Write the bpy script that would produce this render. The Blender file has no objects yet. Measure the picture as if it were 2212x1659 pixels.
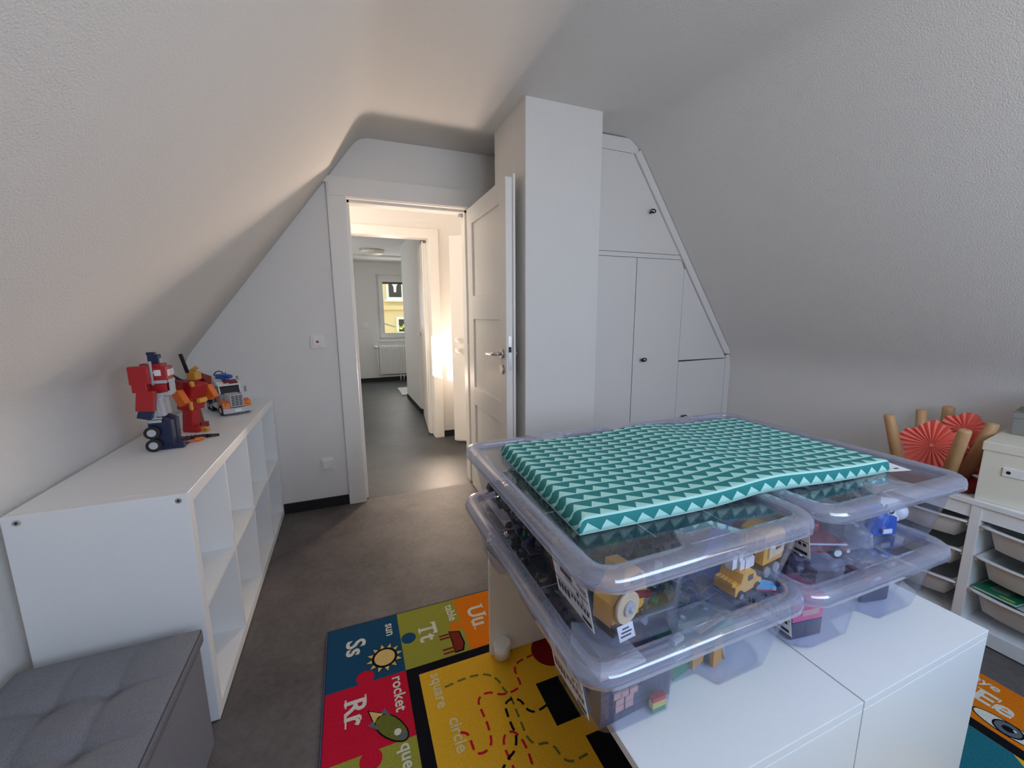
import bpy, bmesh, math, random
from math import sin, cos, pi, radians, sqrt, exp
from mathutils import Vector, Matrix

random.seed(7)
S = bpy.context.scene
COL = S.collection

# ------------------------------------------------------------------ camera
FPX, YAW, PITCH, ROLL = 879.63, 0.379703, 0.168863, -0.004915
CAM = Vector((0.460868, -1.370917, 1.272619))
fw = Vector((sin(YAW) * cos(PITCH), cos(YAW) * cos(PITCH), -sin(PITCH)))
r0 = Vector((cos(YAW), -sin(YAW), 0.0)); u0 = r0.cross(fw)
rt = cos(ROLL) * r0 + sin(ROLL) * u0; up = -sin(ROLL) * r0 + cos(ROLL) * u0
cd = bpy.data.cameras.new('camera'); cd.sensor_width = 36.0; cd.sensor_fit = 'HORIZONTAL'
cd.lens = FPX / 2212 * 36.0; cd.clip_start = 0.02; cd.clip_end = 200
cam = bpy.data.objects.new('camera', cd); COL.objects.link(cam)
M = Matrix((( rt.x, up.x, -fw.x, CAM.x), (rt.y, up.y, -fw.y, CAM.y), (rt.z, up.z, -fw.z, CAM.z), (0, 0, 0, 1)))
cam.matrix_world = M
S.camera = cam

# ------------------------------------------------------------------ world, sun, window light, exposure
W = bpy.data.worlds.new('world'); S.world = W; W.use_nodes = True
nt = W.node_tree; nt.nodes.clear()
out = nt.nodes.new('ShaderNodeOutputWorld'); bg = nt.nodes.new('ShaderNodeBackground')
geo = nt.nodes.new('ShaderNodeTexCoord'); sep = nt.nodes.new('ShaderNodeSeparateXYZ')
ramp = nt.nodes.new('ShaderNodeValToRGB')
ramp.color_ramp.elements[0].position = 0.48; ramp.color_ramp.elements[0].color = (0.42, 0.38, 0.30, 1)
ramp.color_ramp.elements[1].position = 0.53; ramp.color_ramp.elements[1].color = (0.80, 0.90, 1.0, 1)
mr = nt.nodes.new('ShaderNodeMapRange'); mr.inputs['From Min'].default_value = -1; mr.inputs['From Max'].default_value = 1
nt.links.new(geo.outputs['Generated'], sep.inputs[0]); nt.links.new(sep.outputs['Z'], mr.inputs['Value'])
nt.links.new(mr.outputs[0], ramp.inputs[0]); nt.links.new(ramp.outputs[0], bg.inputs['Color'])
nt.links.new(bg.outputs[0], out.inputs[0]); bg.inputs['Strength'].default_value = 2.0

SUN_DIR = Vector((1.0, 0.42, -0.36)).normalized()
sd = bpy.data.lights.new('sun', 'SUN'); sd.energy = 28.0; sd.angle = radians(0.6); sd.color = (1.0, 0.90, 0.74)
sun = bpy.data.objects.new('sun', sd); COL.objects.link(sun)
sun.rotation_euler = SUN_DIR.to_track_quat('-Z', 'Y').to_euler(); sun.location = (-6, -2, 5)

def area(name, loc, direction, sx, sy, energy, color, spread=180):
    d = bpy.data.lights.new(name, 'AREA'); d.shape = 'RECTANGLE'; d.size = sx; d.size_y = sy
    d.energy = energy; d.color = color; d.spread = radians(spread)
    o = bpy.data.objects.new(name, d); COL.objects.link(o); o.location = loc
    o.rotation_euler = Vector(direction).to_track_quat('-Z', 'Z').to_euler()
    return o
# daylight in the gable window behind the camera
area('window_skylight', (1.54, -2.36, 1.53), (-0.12, 1.0, -0.50), 1.7, 0.98, 26, (0.36, 0.62, 1.0), 160)
area('window_groundlight', (1.54, -2.36, 1.53), (-0.15, 1.0, 0.60), 1.7, 0.98, 16, (1.0, 0.80, 0.58), 170)
# added lamp for the bounce: the low sun strikes the end wall of the hall and is thrown back through the doorway, up on to the slope and ceiling
area('sunlit_wall_bounce', (1.34, 2.74, 0.72), (-0.32, -1.0, 0.75), 0.22, 0.44, 46, (1.0, 0.77, 0.60), 180)
# area lamps of the hall and the room beyond, one at the far window
area('hall_fill', (-0.46, 2.05, 1.65), (1.0, 0.0, -0.1), 0.7, 0.9, 16, (1.0, 0.90, 0.80))  # added to brighten the hall, wider than the opening behind it
area('far_window_daylight', (1.35, 6.78, 1.45), (-0.2, -1.0, -0.25), 0.45, 0.95, 9, (0.93, 0.96, 1.0))
area('far_room_fill', (-0.50, 5.0, 1.6), (1.0, 0.0, -0.1), 1.0, 1.0, 10, (0.95, 0.97, 1.0))  # area lamp; the wall behind it has no window

vs = S.view_settings
vs.view_transform = 'Standard'; vs.look = 'None'; vs.gamma = 1.0; vs.use_curve_mapping = False; vs.exposure = 0.0
S.cycles.transparent_max_bounces = 48
S.cycles.max_bounces = 10; S.cycles.diffuse_bounces = 6; S.cycles.glossy_bounces = 4
S.cycles.caustics_reflective = False; S.cycles.caustics_refractive = False
S.cycles.use_denoising = True
S.cycles.sample_clamp_indirect = 6.0

# ------------------------------------------------------------------ materials
MATS = {}
def newmat(name):
    m = bpy.data.materials.new(name); m.use_nodes = True
    return m, m.node_tree, m.node_tree.nodes['Principled BSDF']
def mat(name, col, rough=0.5, metal=0.0, bump=0.0, scale=80.0, var=0.0, spec=0.5, coat=0.0, detail=3.0):
    if name in MATS: return MATS[name]
    m, t, b = newmat(name)
    b.inputs['Base Color'].default_value = (*col, 1); b.inputs['Roughness'].default_value = rough
    b.inputs['Metallic'].default_value = metal; b.inputs['Specular IOR Level'].default_value = spec
    b.inputs['Coat Weight'].default_value = coat
    tc = t.nodes.new('ShaderNodeTexCoord'); n = t.nodes.new('ShaderNodeTexNoise')
    n.inputs['Scale'].default_value = scale; n.inputs['Detail'].default_value = detail
    t.links.new(tc.outputs['Object'], n.inputs['Vector'])
    if bump > 0:
        bp = t.nodes.new('ShaderNodeBump'); bp.inputs['Strength'].default_value = bump; bp.inputs['Distance'].default_value = 0.01
        t.links.new(n.outputs['Fac'], bp.inputs['Height']); t.links.new(bp.outputs[0], b.inputs['Normal'])
    mx = t.nodes.new('ShaderNodeMix'); mx.data_type = 'RGBA'
    v = max(var, 0.02)
    mx.inputs['A'].default_value = (*[c * (1 - v) for c in col], 1); mx.inputs['B'].default_value = (*[min(1, c * (1 + v)) for c in col], 1)
    t.links.new(n.outputs['Fac'], mx.inputs['Factor']); t.links.new(mx.outputs['Result'], b.inputs['Base Color'])
    MATS[name] = m; return m

plaster = mat('plaster', (0.79, 0.775, 0.75), 0.92, bump=0.36, scale=210, spec=0.2, detail=4)
white_lam = mat('white_laminate', (0.86, 0.87, 0.87), 0.38)
paint = mat('white_paint', (0.80, 0.78, 0.74), 0.42)
paint_cl = mat('closet_paint', (0.78, 0.76, 0.74), 0.5)
white_pl = mat('white_plastic', (0.80, 0.80, 0.77), 0.35)
grey_bin = mat('tray_plastic', (0.70, 0.70, 0.69), 0.4)
black_pl = mat('black_trim', (0.010, 0.010, 0.012), 0.5)
dark_gap = mat('dark_gap', (0.06, 0.055, 0.05), 0.9)
chrome = mat('brushed_steel', (0.62, 0.60, 0.57), 0.32, metal=1.0)
iron = mat('dark_iron', (0.03, 0.028, 0.028), 0.45, metal=0.6)
wood = mat('beech_wood', (0.56, 0.33, 0.16), 0.45, scale=14, var=0.18)
redlac = mat('red_lacquer', (0.20, 0.012, 0.015), 0.4)
coral = mat('coral_paper', (0.95, 0.27, 0.21), 0.85)
beige = mat('beige_cardboard', (0.76, 0.72, 0.60), 0.85, bump=0.1, scale=300)
sage = mat('grey_cardboard', (0.26, 0.26, 0.24), 0.8)
fabric = mat('grey_fabric', (0.24, 0.24, 0.265), 0.95, bump=0.5, scale=380, var=0.35, spec=0.1)
seam_m = mat('seam_thread', (0.06, 0.06, 0.07), 0.9)
rubber = mat('tyre_rubber', (0.012, 0.012, 0.013), 0.6)
paper = mat('white_paper', (0.82, 0.82, 0.83), 0.7)
ink = mat('black_ink', (0.015, 0.015, 0.015), 0.7)

def pl(name, col, rough=0.3):
    return mat('brick_' + name, col, rough, spec=0.5)
C = dict(red=pl('red', (0.42, 0.012, 0.015)), dred=pl('dark_red', (0.20, 0.01, 0.015)), orange=pl('orange', (0.80, 0.16, 0.02)),
         yellow=pl('yellow', (0.80, 0.42, 0.06)), tan=pl('tan', (0.62, 0.48, 0.28)), green=pl('green', (0.02, 0.20, 0.10)),
         lime=pl('lime', (0.40, 0.60, 0.08)), blue=pl('blue', (0.02, 0.10, 0.45)), navy=pl('navy', (0.012, 0.02, 0.07)),
         lblue=pl('light_blue', (0.12, 0.42, 0.70)), grey=pl('grey', (0.28, 0.29, 0.31)), lgrey=pl('light_grey', (0.50, 0.51, 0.53)),
         dgrey=pl('dark_grey', (0.07, 0.07, 0.08)), black=pl('black', (0.012, 0.012, 0.014)), white=pl('white', (0.80, 0.80, 0.80)),
         slate=pl('slate', (0.045, 0.05, 0.105)), pink=pl('pink', (0.60, 0.06, 0.22)), brown=pl('brown', (0.22, 0.09, 0.03)),
         sand=pl('sand_green', (0.22, 0.33, 0.27)), gold=pl('gold', (0.62, 0.30, 0.05)), rose=pl('rose', (0.55, 0.30, 0.28)))

# floor vinyl: cloudy dark grey
def vinyl(name, a, b2, rough):
    m, t, b = newmat(name)
    tc = t.nodes.new('ShaderNodeTexCoord'); n = t.nodes.new('ShaderNodeTexNoise'); n.inputs['Scale'].default_value = 2.3
    n.inputs['Detail'].default_value = 9; n.inputs['Roughness'].default_value = 0.68
    n2 = t.nodes.new('ShaderNodeTexNoise'); n2.inputs['Scale'].default_value = 45; n2.inputs['Detail'].default_value = 4
    mm = t.nodes.new('ShaderNodeMath'); mm.operation = 'MULTIPLY_ADD'; mm.inputs[1].default_value = 0.25; 
    r = t.nodes.new('ShaderNodeValToRGB'); r.color_ramp.elements[0].position = 0.40; r.color_ramp.elements[1].position = 0.78
    r.color_ramp.elements[0].color = (*a, 1); r.color_ramp.elements[1].color = (*b2, 1)
    t.links.new(tc.outputs['Object'], n.inputs['Vector']); t.links.new(tc.outputs['Object'], n2.inputs['Vector'])
    t.links.new(n2.outputs['Fac'], mm.inputs[0]); t.links.new(n.outputs['Fac'], mm.inputs[2])
    t.links.new(mm.outputs[0], r.inputs[0]); t.links.new(r.outputs[0], b.inputs['Base Color'])
    b.inputs['Roughness'].default_value = rough
    bp = t.nodes.new('ShaderNodeBump'); bp.inputs['Strength'].default_value = 0.06
    t.links.new(n2.outputs['Fac'], bp.inputs['Height']); t.links.new(bp.outputs[0], b.inputs['Normal'])
    return m
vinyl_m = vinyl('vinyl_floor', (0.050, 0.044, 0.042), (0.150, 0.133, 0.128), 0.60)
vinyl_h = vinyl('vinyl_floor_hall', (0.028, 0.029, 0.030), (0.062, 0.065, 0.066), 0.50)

# carpet colours
def carpet(name, col):
    m, t, b = newmat('carpet_' + name)
    tc = t.nodes.new('ShaderNodeTexCoord'); n = t.nodes.new('ShaderNodeTexNoise'); n.inputs['Scale'].default_value = 240; n.inputs['Detail'].default_value = 2
    mx = t.nodes.new('ShaderNodeMix'); mx.data_type = 'RGBA'
    mx.inputs['A'].default_value = (*[c * 0.62 for c in col], 1); mx.inputs['B'].default_value = (*[min(1, c * 1.38) for c in col], 1)
    t.links.new(tc.outputs['Object'], n.inputs['Vector']); t.links.new(n.outputs['Fac'], mx.inputs['Factor'])
    t.links.new(mx.outputs['Result'], b.inputs['Base Color'])
    bp = t.nodes.new('ShaderNodeBump'); bp.inputs['Strength'].default_value = 0.7; bp.inputs['Distance'].default_value = 0.004
    t.links.new(n.outputs['Fac'], bp.inputs['Height']); t.links.new(bp.outputs[0], b.inputs['Normal'])
    b.inputs['Roughness'].default_value = 1.0; b.inputs['Specular IOR Level'].default_value = 0.05
    return m
CP = dict(black=carpet('black', (0.010, 0.010, 0.014)), blue=carpet('blue', (0.015, 0.075, 0.15)), green=carpet('green', (0.34, 0.34, 0.05)),
          orange=carpet('orange', (0.85, 0.20, 0.01)), red=carpet('red', (0.60, 0.012, 0.04)), yellow=carpet('yellow', (1.0, 0.45, 0.03)),
          cream=carpet('cream', (0.80, 0.72, 0.62)), sand=carpet('sand', (0.80, 0.52, 0.18)), brown=carpet('brown', (0.22, 0.03, 0.02)),
          olive=carpet('olive', (0.16, 0.17, 0.03)), grey=carpet('grey', (0.13, 0.15, 0.17)), teal=carpet('teal', (0.02, 0.16, 0.20)),
          dred=carpet('dark_red', (0.20, 0.01, 0.012)), pale=carpet('pale', (0.88, 0.66, 0.36)))

# clear plastic: a milky see-through shell with a soft gloss
def clear(name, haze, tint=(0.95, 0.96, 1.0), milk=(0.66, 0.70, 0.86), rough=0.08, gl_=0.55, base=0.02):
    m = bpy.data.materials.new(name); m.use_nodes = True; t = m.node_tree; t.nodes.clear()
    o = t.nodes.new('ShaderNodeOutputMaterial'); tr = t.nodes.new('ShaderNodeBsdfTransparent'); tr.inputs[0].default_value = (*tint, 1)
    df = t.nodes.new('ShaderNodeBsdfDiffuse'); df.inputs[0].default_value = (*milk, 1)
    tl = t.nodes.new('ShaderNodeBsdfTranslucent'); tl.inputs[0].default_value = (*milk, 1)
    gl = t.nodes.new('ShaderNodeBsdfGlossy'); gl.inputs['Roughness'].default_value = rough; gl.inputs[0].default_value = (1, 1, 1, 1)
    lw = t.nodes.new('ShaderNodeLayerWeight'); lw.inputs['Blend'].default_value = 0.35
    tc = t.nodes.new('ShaderNodeTexCoord'); n = t.nodes.new('ShaderNodeTexNoise'); n.inputs['Scale'].default_value = 5; n.inputs['Detail'].default_value = 2
    t.links.new(tc.outputs['Object'], n.inputs['Vector'])
    hz = t.nodes.new('ShaderNodeMath'); hz.operation = 'MULTIPLY_ADD'; hz.inputs[1].default_value = haze * 0.4; hz.inputs[2].default_value = haze * 0.8
    t.links.new(n.outputs['Fac'], hz.inputs[0])
    dd = t.nodes.new('ShaderNodeMixShader'); dd.inputs[0].default_value = 0.45
    t.links.new(df.outputs[0], dd.inputs[1]); t.links.new(tl.outputs[0], dd.inputs[2])
    m1 = t.nodes.new('ShaderNodeMixShader'); t.links.new(hz.outputs[0], m1.inputs[0]); t.links.new(tr.outputs[0], m1.inputs[1]); t.links.new(dd.outputs[0], m1.inputs[2])
    fr = t.nodes.new('ShaderNodeMath'); fr.operation = 'MULTIPLY_ADD'; fr.inputs[1].default_value = gl_; fr.inputs[2].default_value = base
    p = t.nodes.new('ShaderNodeMath'); p.operation = 'POWER'; p.inputs[1].default_value = 2.2
    t.links.new(lw.outputs['Facing'], p.inputs[0]); t.links.new(p.outputs[0], fr.inputs[0])
    m2 = t.nodes.new('ShaderNodeMixShader'); t.links.new(fr.outputs[0], m2.inputs[0]); t.links.new(m1.outputs[0], m2.inputs[1]); t.links.new(gl.outputs[0], m2.inputs[2])
    t.links.new(m2.outputs[0], o.inputs[0]); return m
clear_body = clear('clear_bin_plastic', 0.026, gl_=0.28)
clear_rim = clear('clear_rim_plastic', 0.26, rough=0.045, base=0.075)
clear_panel = clear('clear_lid_plastic', 0.03, tint=(0.86, 0.88, 0.92), rough=0.05)
bag_m = clear('clear_bag_film', 0.16, milk=(0.75, 0.78, 0.85), rough=0.15)
glass_m = clear('window_glass', 0.0, tint=(0.97, 0.98, 0.98), rough=0.02)

# cushion fabric: rows of zigzag triangles in UV space (u along the row, v across rows)
def zigzag():
    m, t, b = newmat('zigzag_cotton')
    uv = t.nodes.new('ShaderNodeUVMap'); sp = t.nodes.new('ShaderNodeSeparateXYZ'); t.links.new(uv.outputs[0], sp.inputs[0])
    def math_(op, a, bb=None):
        n = t.nodes.new('ShaderNodeMath'); n.operation = op
        for i, v in enumerate((a, bb)):
            if v is None: continue
            if isinstance(v, (int, float)): n.inputs[i].default_value = v
            else: t.links.new(v, n.inputs[i])
        return n.outputs[0]
    fu = math_('FRACT', sp.outputs['X']); fv = math_('FRACT', sp.outputs['Y'])
    a = math_('DIVIDE', fu, 0.30); c = math_('DIVIDE', math_('SUBTRACT', 1.0, fu), 0.70)
    h = math_('ADD', math_('MULTIPLY', math_('MINIMUM', a, c), 0.66), 0.10)
    light = math_('LESS_THAN', fv, h)
    mx = t.nodes.new('ShaderNodeMix'); mx.data_type = 'RGBA'; t.links.new(light, mx.inputs['Factor'])
    mx.inputs['A'].default_value = (0.028, 0.225, 0.225, 1); mx.inputs['B'].default_value = (0.44, 0.76, 0.70, 1)
    t.links.new(mx.outputs['Result'], b.inputs['Base Color']); b.inputs['Roughness'].default_value = 0.7; b.inputs['Specular IOR Level'].default_value = 0.25
    tc = t.nodes.new('ShaderNodeTexCoord'); n = t.nodes.new('ShaderNodeTexNoise'); n.inputs['Scale'].default_value = 500
    t.links.new(tc.outputs['Object'], n.inputs['Vector'])
    bp = t.nodes.new('ShaderNodeBump'); bp.inputs['Strength'].default_value = 0.15; t.links.new(n.outputs['Fac'], bp.inputs['Height']); t.links.new(bp.outputs[0], b.inputs['Normal'])
    return m
zig = zigzag()

def flat(name, col): return mat(name, col, 0.9)

# ------------------------------------------------------------------ mesh builder
class MB:
    def __init__(self): self.v = []; self.f = []; self.sm = []
    def add(self, vs, fs, smooth=False):
        k = len(self.v); self.v += [tuple(p) for p in vs]
        for f in fs: self.f.append([i + k for i in f]); self.sm.append(smooth)
        return self
    def box(self, x0, y0, z0, x1, y1, z1, bev=0.0, T=None):
        if bev <= 0:
            vs = [(x0, y0, z0), (x1, y0, z0), (x1, y1, z0), (x0, y1, z0), (x0, y0, z1), (x1, y0, z1), (x1, y1, z1), (x0, y1, z1)]
            fs = [(0, 3, 2, 1), (4, 5, 6, 7), (0, 1, 5, 4), (1, 2, 6, 5), (2, 3, 7, 6), (3, 0, 4, 7)]
        else:
            bm = bmesh.new(); bmesh.ops.create_cube(bm, size=1)
            for q in bm.verts: q.co = Vector(((x0 + x1) / 2 + q.co.x * (x1 - x0), (y0 + y1) / 2 + q.co.y * (y1 - y0), (z0 + z1) / 2 + q.co.z * (z1 - z0)))
            bmesh.ops.bevel(bm, geom=bm.edges[:], offset=bev, segments=2, affect='EDGES', profile=0.6)
            bm.verts.index_update(); vs = [q.co[:] for q in bm.verts]; fs = [[q.index for q in f.verts] for f in bm.faces]; bm.free()
        if T is not None: vs = [tuple(T @ Vector(p)) for p in vs]
        return self.add(vs, fs)
    def cbox(self, c, s, bev=0.0, T=None):
        return self.box(c[0] - s[0] / 2, c[1] - s[1] / 2, c[2] - s[2] / 2, c[0] + s[0] / 2, c[1] + s[1] / 2, c[2] + s[2] / 2, bev, T)
    def tube(self, pts, radii, n=12, cap=True, smooth=True):
        pts = [Vector(p) for p in pts]
        if isinstance(radii, (int, float)): radii = [radii] * len(pts)
        vs = []; prev = None
        for i, p in enumerate(pts):
            a = pts[max(i - 1, 0)]; b = pts[min(i + 1, len(pts) - 1)]; d = (b - a).normalized()
            if prev is None:
                ref = Vector((0, 0, 1)) if abs(d.z) < 0.9 else Vector((1, 0, 0)); u = d.cross(ref).normalized()
            else: u = (prev - d * prev.dot(d)).normalized()
            prev = u; w = d.cross(u)
            for k in range(n):
                an = 2 * pi * k / n; vs.append(p + (u * cos(an) + w * sin(an)) * radii[i])
        k0 = len(self.v); self.v += [tuple(q) for q in vs]
        for i in range(len(pts) - 1):
            for k in range(n):
                self.f.append([k0 + i * n + k, k0 + i * n + (k + 1) % n, k0 + (i + 1) * n + (k + 1) % n, k0 + (i + 1) * n + k]); self.sm.append(smooth)
        if cap:
            self.f.append([k0 + k for k in range(n)][::-1]); self.sm.append(False)
            m = k0 + (len(pts) - 1) * n; self.f.append([m + k for k in range(n)]); self.sm.append(False)
        return self
    def cyl(self, a, b, r, n=16, r2=None): return self.tube([a, b], [r, r if r2 is None else r2], n)
    def rings(self, rings, cap0=False, cap1=False, smooth=True, closed=True):
        n = len(rings[0]); k0 = len(self.v)
        for r in rings: self.v += [tuple(p) for p in r]
        for i in range(len(rings) - 1):
            for k in range(n if closed else n - 1):
                self.f.append([k0 + i * n + k, k0 + i * n + (k + 1) % n, k0 + (i + 1) * n + (k + 1) % n, k0 + (i + 1) * n + k]); self.sm.append(smooth)
        if cap0: self.f.append([k0 + k for k in range(n)][::-1]); self.sm.append(False)
        if cap1: self.f.append([k0 + (len(rings) - 1) * n + k for k in range(n)]); self.sm.append(False)
        return self
    def prism(self, poly, axis, a, b):
        # poly: 2D points; axis 'x': (y,z), 'y': (x,z), 'z': (x,y)
        def P(p, t): return {'x': (t, p[0], p[1]), 'y': (p[0], t, p[1]), 'z': (p[0], p[1], t)}[axis]
        n = len(poly); vs = [P(p, a) for p in poly] + [P(p, b) for p in poly]
        fs = [list(range(n))[::-1], [n + i for i in range(n)]] + [[i, (i + 1) % n, n + (i + 1) % n, n + i] for i in range(n)]
        return self.add(vs, fs)
    def sphere(self, c, r, n=12, m=8, sc=(1, 1, 1)):
        rings = []
        for j in range(m + 1):
            th = pi * j / m; rr = max(1e-5, r * sin(th))
            rings.append([(c[0] + sc[0] * rr * cos(2 * pi * k / n), c[1] + sc[1] * rr * sin(2 * pi * k / n), c[2] - sc[2] * r * cos(th)) for k in range(n)])
        return self.rings(rings)
    def mesh(self, name, m):
        me = bpy.data.meshes.new(name); me.from_pydata(self.v, [], self.f)
        if m is not None: me.materials.append(m)
        bm = bmesh.new(); bm.from_mesh(me); bmesh.ops.recalc_face_normals(bm, faces=bm.faces[:]); bm.to_mesh(me); bm.free()
        me.polygons.foreach_set('use_smooth', self.sm if len(self.sm) == len(me.polygons) else [False] * len(me.polygons))
        me.update(); return me
    def build(self, name, m, parent=None):
        o = bpy.data.objects.new(name, self.mesh(name, m)); COL.objects.link(o)
        if parent is not None: o.parent = parent
        return o

def tag(o, label, cat=None, group=None, kind=None):
    o['label'] = label
    if cat: o['category'] = cat
    if group: o['group'] = group
    if kind: o['kind'] = kind
    return o
def thing(name, label, cat, loc=(0, 0, 0), rz=0.0, group=None, kind=None):
    o = bpy.data.objects.new(name, None); COL.objects.link(o); o.location = loc; o.rotation_euler = (0, 0, rz); o.empty_display_size = 0.05
    return tag(o, label, cat, group, kind)
def copy_tree(o, loc, rz, label):
    r = o.copy(); COL.objects.link(r); r.location = loc; r.rotation_euler = (0, 0, rz); r['label'] = label
    for ch in list(o.children):
        c = ch.copy(); COL.objects.link(c); c.parent = r
        for g in ch.children:
            d = g.copy(); COL.objects.link(d); d.parent = c
    return r
def st(name, mb, m, label, parent=None):
    o = mb.build(name, m, parent)
    if parent is None: tag(o, label, None, None, 'structure')
    return o
def sstep(a, b, x):
    t = min(1, max(0, (x - a) / (b - a))); return t * t * (3 - 2 * t)
def lerp_tab(tab, x):
    if x <= tab[0][0]: return tab[0][1]
    for (a, va), (b, vb) in zip(tab, tab[1:]):
        if x <= b: return va + (vb - va) * (x - a) / (b - a)
    return tab[-1][1]

# ================================================================== ROOM SHELL
YW = 1.481; KS = 1.0438 / 1.0292          # face of the wall with the door
ZC = 2.345           # ceiling
YF = -2.40          # gable wall behind the camera
XL, XR = -0.42, 3.169
# --- floors
st('floor', MB().box(-0.6, -2.7, -0.08, 3.4, 1.497, 0.0), vinyl_m, 'dark grey cloudy vinyl floor of the attic room')
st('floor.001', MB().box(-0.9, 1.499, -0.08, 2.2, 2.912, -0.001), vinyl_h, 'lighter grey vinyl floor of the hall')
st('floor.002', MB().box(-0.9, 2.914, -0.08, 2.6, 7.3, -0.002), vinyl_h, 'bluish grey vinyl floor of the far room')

# --- ceiling and roof slopes in one rounded skin, set back towards the door wall
def profile():
    P = [Vector((XL, 1.022)), Vector((0.600, ZC)), Vector((2.185, ZC)), Vector((XR, 0.949))]
    KL_, KR_ = Vector((XL, -0.03)), Vector((XR, -0.03))
    R = 0.34; pts = []
    def seg(a, b, n): return [a.lerp(b, i / n) for i in range(n + 1)]
    def corner(a, c, b, d):
        p0 = c + (a - c).normalized() * d; p1 = c + (b - c).normalized() * d
        return [(1 - t) ** 2 * p0 + 2 * t * (1 - t) * c + t * t * p1 for t in [i / 10 for i in range(11)]], p0, p1
    c1, a1, b1 = corner(P[0], P[1], P[2], 0.07); c2, a2, b2 = corner(P[1], P[2], P[3], 0.10)
    k1, ka, kb = corner(KL_, P[0], P[1], 0.06); k2, kc, kd = corner(P[2], P[3], KR_, 0.14)
    pts = seg(KL_, ka, 8)[:-1] + k1 + seg(kb, a1, 34)[1:-1] + c1 + seg(b1, a2, 18)[1:-1] + c2 + seg(b2, kc, 24)[1:-1] + k2 + seg(kd, KR_, 8)[1:]
    return pts
PR = profile()
ys = [YF - 0.1, -1.6, -0.8, 0.0, 0.6, 1.1, YW + 0.02]
rings = [[(p.x, y, p.y) for p in PR] for y in ys]
sk = st('ceiling', MB().rings(rings, closed=False), plaster, 'white textured plaster ceiling running down into both roof slopes')
so = sk.modifiers.new('thick', 'SOLIDIFY'); so.thickness = 0.10; so.offset = 1.0 if min(sk.data.polygons, key=lambda p: (p.center - Vector((1.3, 0, ZC))).length).normal.z > 0 else -1.0

st('wall_left', MB().box(XL - 0.12, YF - 0.1, -0.05, XL - 0.001, YW + 0.05, 0.80), plaster, 'low knee wall behind the white cube shelf')
st('wall_right', MB().box(XR + 0.001, YF - 0.1, -0.05, XR + 0.12, YW + 0.05, 0.80), plaster, 'low knee wall behind the tray storage unit')
# wall with the door opening
DX0, DX1, DZ = 0.506, 1.279, 1.985
w = MB()
w.box(-0.6, YW, -0.05, DX0 - 0.02, YW + 0.12, 2.6); w.box(DX1 + 0.02, YW, -0.05, 3.4, YW + 0.12, 2.6); w.box(DX0 - 0.02, YW, DZ + 0.02, DX1 + 0.02, YW + 0.12, 2.6)
st('wall_back', w, plaster, 'white textured wall with the open doorway')
# gable wall behind the camera with the window opening
w = MB(); gx0, gx1, gz0, gz1 = 0.62, 2.46, 0.98, 2.08
w.box(-0.6, YF - 0.16, -0.05, gx0, YF, 2.6); w.box(gx1, YF - 0.16, -0.05, 3.4, YF, 2.6); w.box(gx0, YF - 0.16, -0.05, gx1, YF, gz0); w.box(gx0, YF - 0.16, gz1, gx1, YF, 2.6)
st('wall_front', w, plaster, 'gable wall behind the viewpoint with the window')
wn = thing('window_1', 'white framed gable window behind the viewpoint', None, (0, 0, 0), 0, None, 'structure')
f = MB()
for a in ((gx0, gz0, gx0 + 0.06, gz1), (gx1 - 0.06, gz0, gx1, gz1), (gx0, gz0, gx1, gz0 + 0.06), (gx0, gz1 - 0.06, gx1, gz1), (1.51, gz0, 1.57, gz1)):
    f.box(a[0], YF - 0.15, a[1], a[2], YF - 0.10, a[3])
f.build('window_frame', white_pl, wn)
MB().box(gx0 + 0.05, YF - 0.14, gz0 + 0.05, gx1 - 0.05, YF - 0.135, gz1 - 0.05).build('pane', white_pl, wn)

# chimney breast
CX0, CX1, CY0, CY1 = 1.358, 1.815, 0.676, 1.147
def rrect(x0, y0, x1, y1, r, n=4):
    P = []
    for cx, cy, a0 in ((x1 - r, y1 - r, 0), (x0 + r, y1 - r, 90), (x0 + r, y0 + r, 180), (x1 - r, y0 + r, 270)):
        for k in range(n + 1):
            a = radians(a0 + 90 * k / n); P.append((cx + r * cos(a), cy + r * sin(a)))
    return P
rr = rrect(CX0, CY0, CX1, CY1, 0.006)
st('wall_chimney', MB().rings([[(p[0], p[1], z) for p in rr] for z in (-0.02, 2.375)], True, True, smooth=False), plaster, 'white plastered chimney breast beside the open door')

# baseboards
st('baseboard_back', MB().box(0.0, YW - 0.012, 0.0, 0.392, YW + 0.001, 0.066), black_pl, 'black baseboard between the cube shelf and the door frame')
st('baseboard_left', MB().box(XL - 0.001, -2.3, 0.0, XL + 0.012, YW, 0.066), black_pl, 'black baseboard behind the cube shelf')

# door casing and lining
t1 = thing('trim_1', 'white painted casing round the doorway', None, (0, 0, 0), 0, None, 'structure')
MB().box(0.3955, YW - 0.022, 0.0, DX0 - 0.004, YW + 0.002, 2.072, 0.003).build('casing_side', paint, t1)
MB().box(DX1 + 0.004, YW - 0.022, 0.0, 1.388, YW + 0.002, 2.072, 0.003).build('casing_side', paint, t1)
MB().prism([(0.372, DZ + 0.075), (0.372, 2.050), (0.405, 2.098), (1.40, 2.098), (1.40, DZ + 0.004), (DX0 - 0.1, DZ + 0.004), (DX0 - 0.1, DZ + 0.075)], 'y', YW - 0.027, YW + 0.001).build('casing_head', paint, t1)
l = MB(); l.box(DX0 - 0.02, YW - 0.012, 0, DX0, YW + 0.13, DZ + 0.02); l.box(DX1, YW - 0.012, 0, DX1 + 0.02, YW + 0.13, DZ + 0.02); l.box(DX0, YW - 0.012, DZ, DX1, YW + 0.13, DZ + 0.02)
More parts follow.
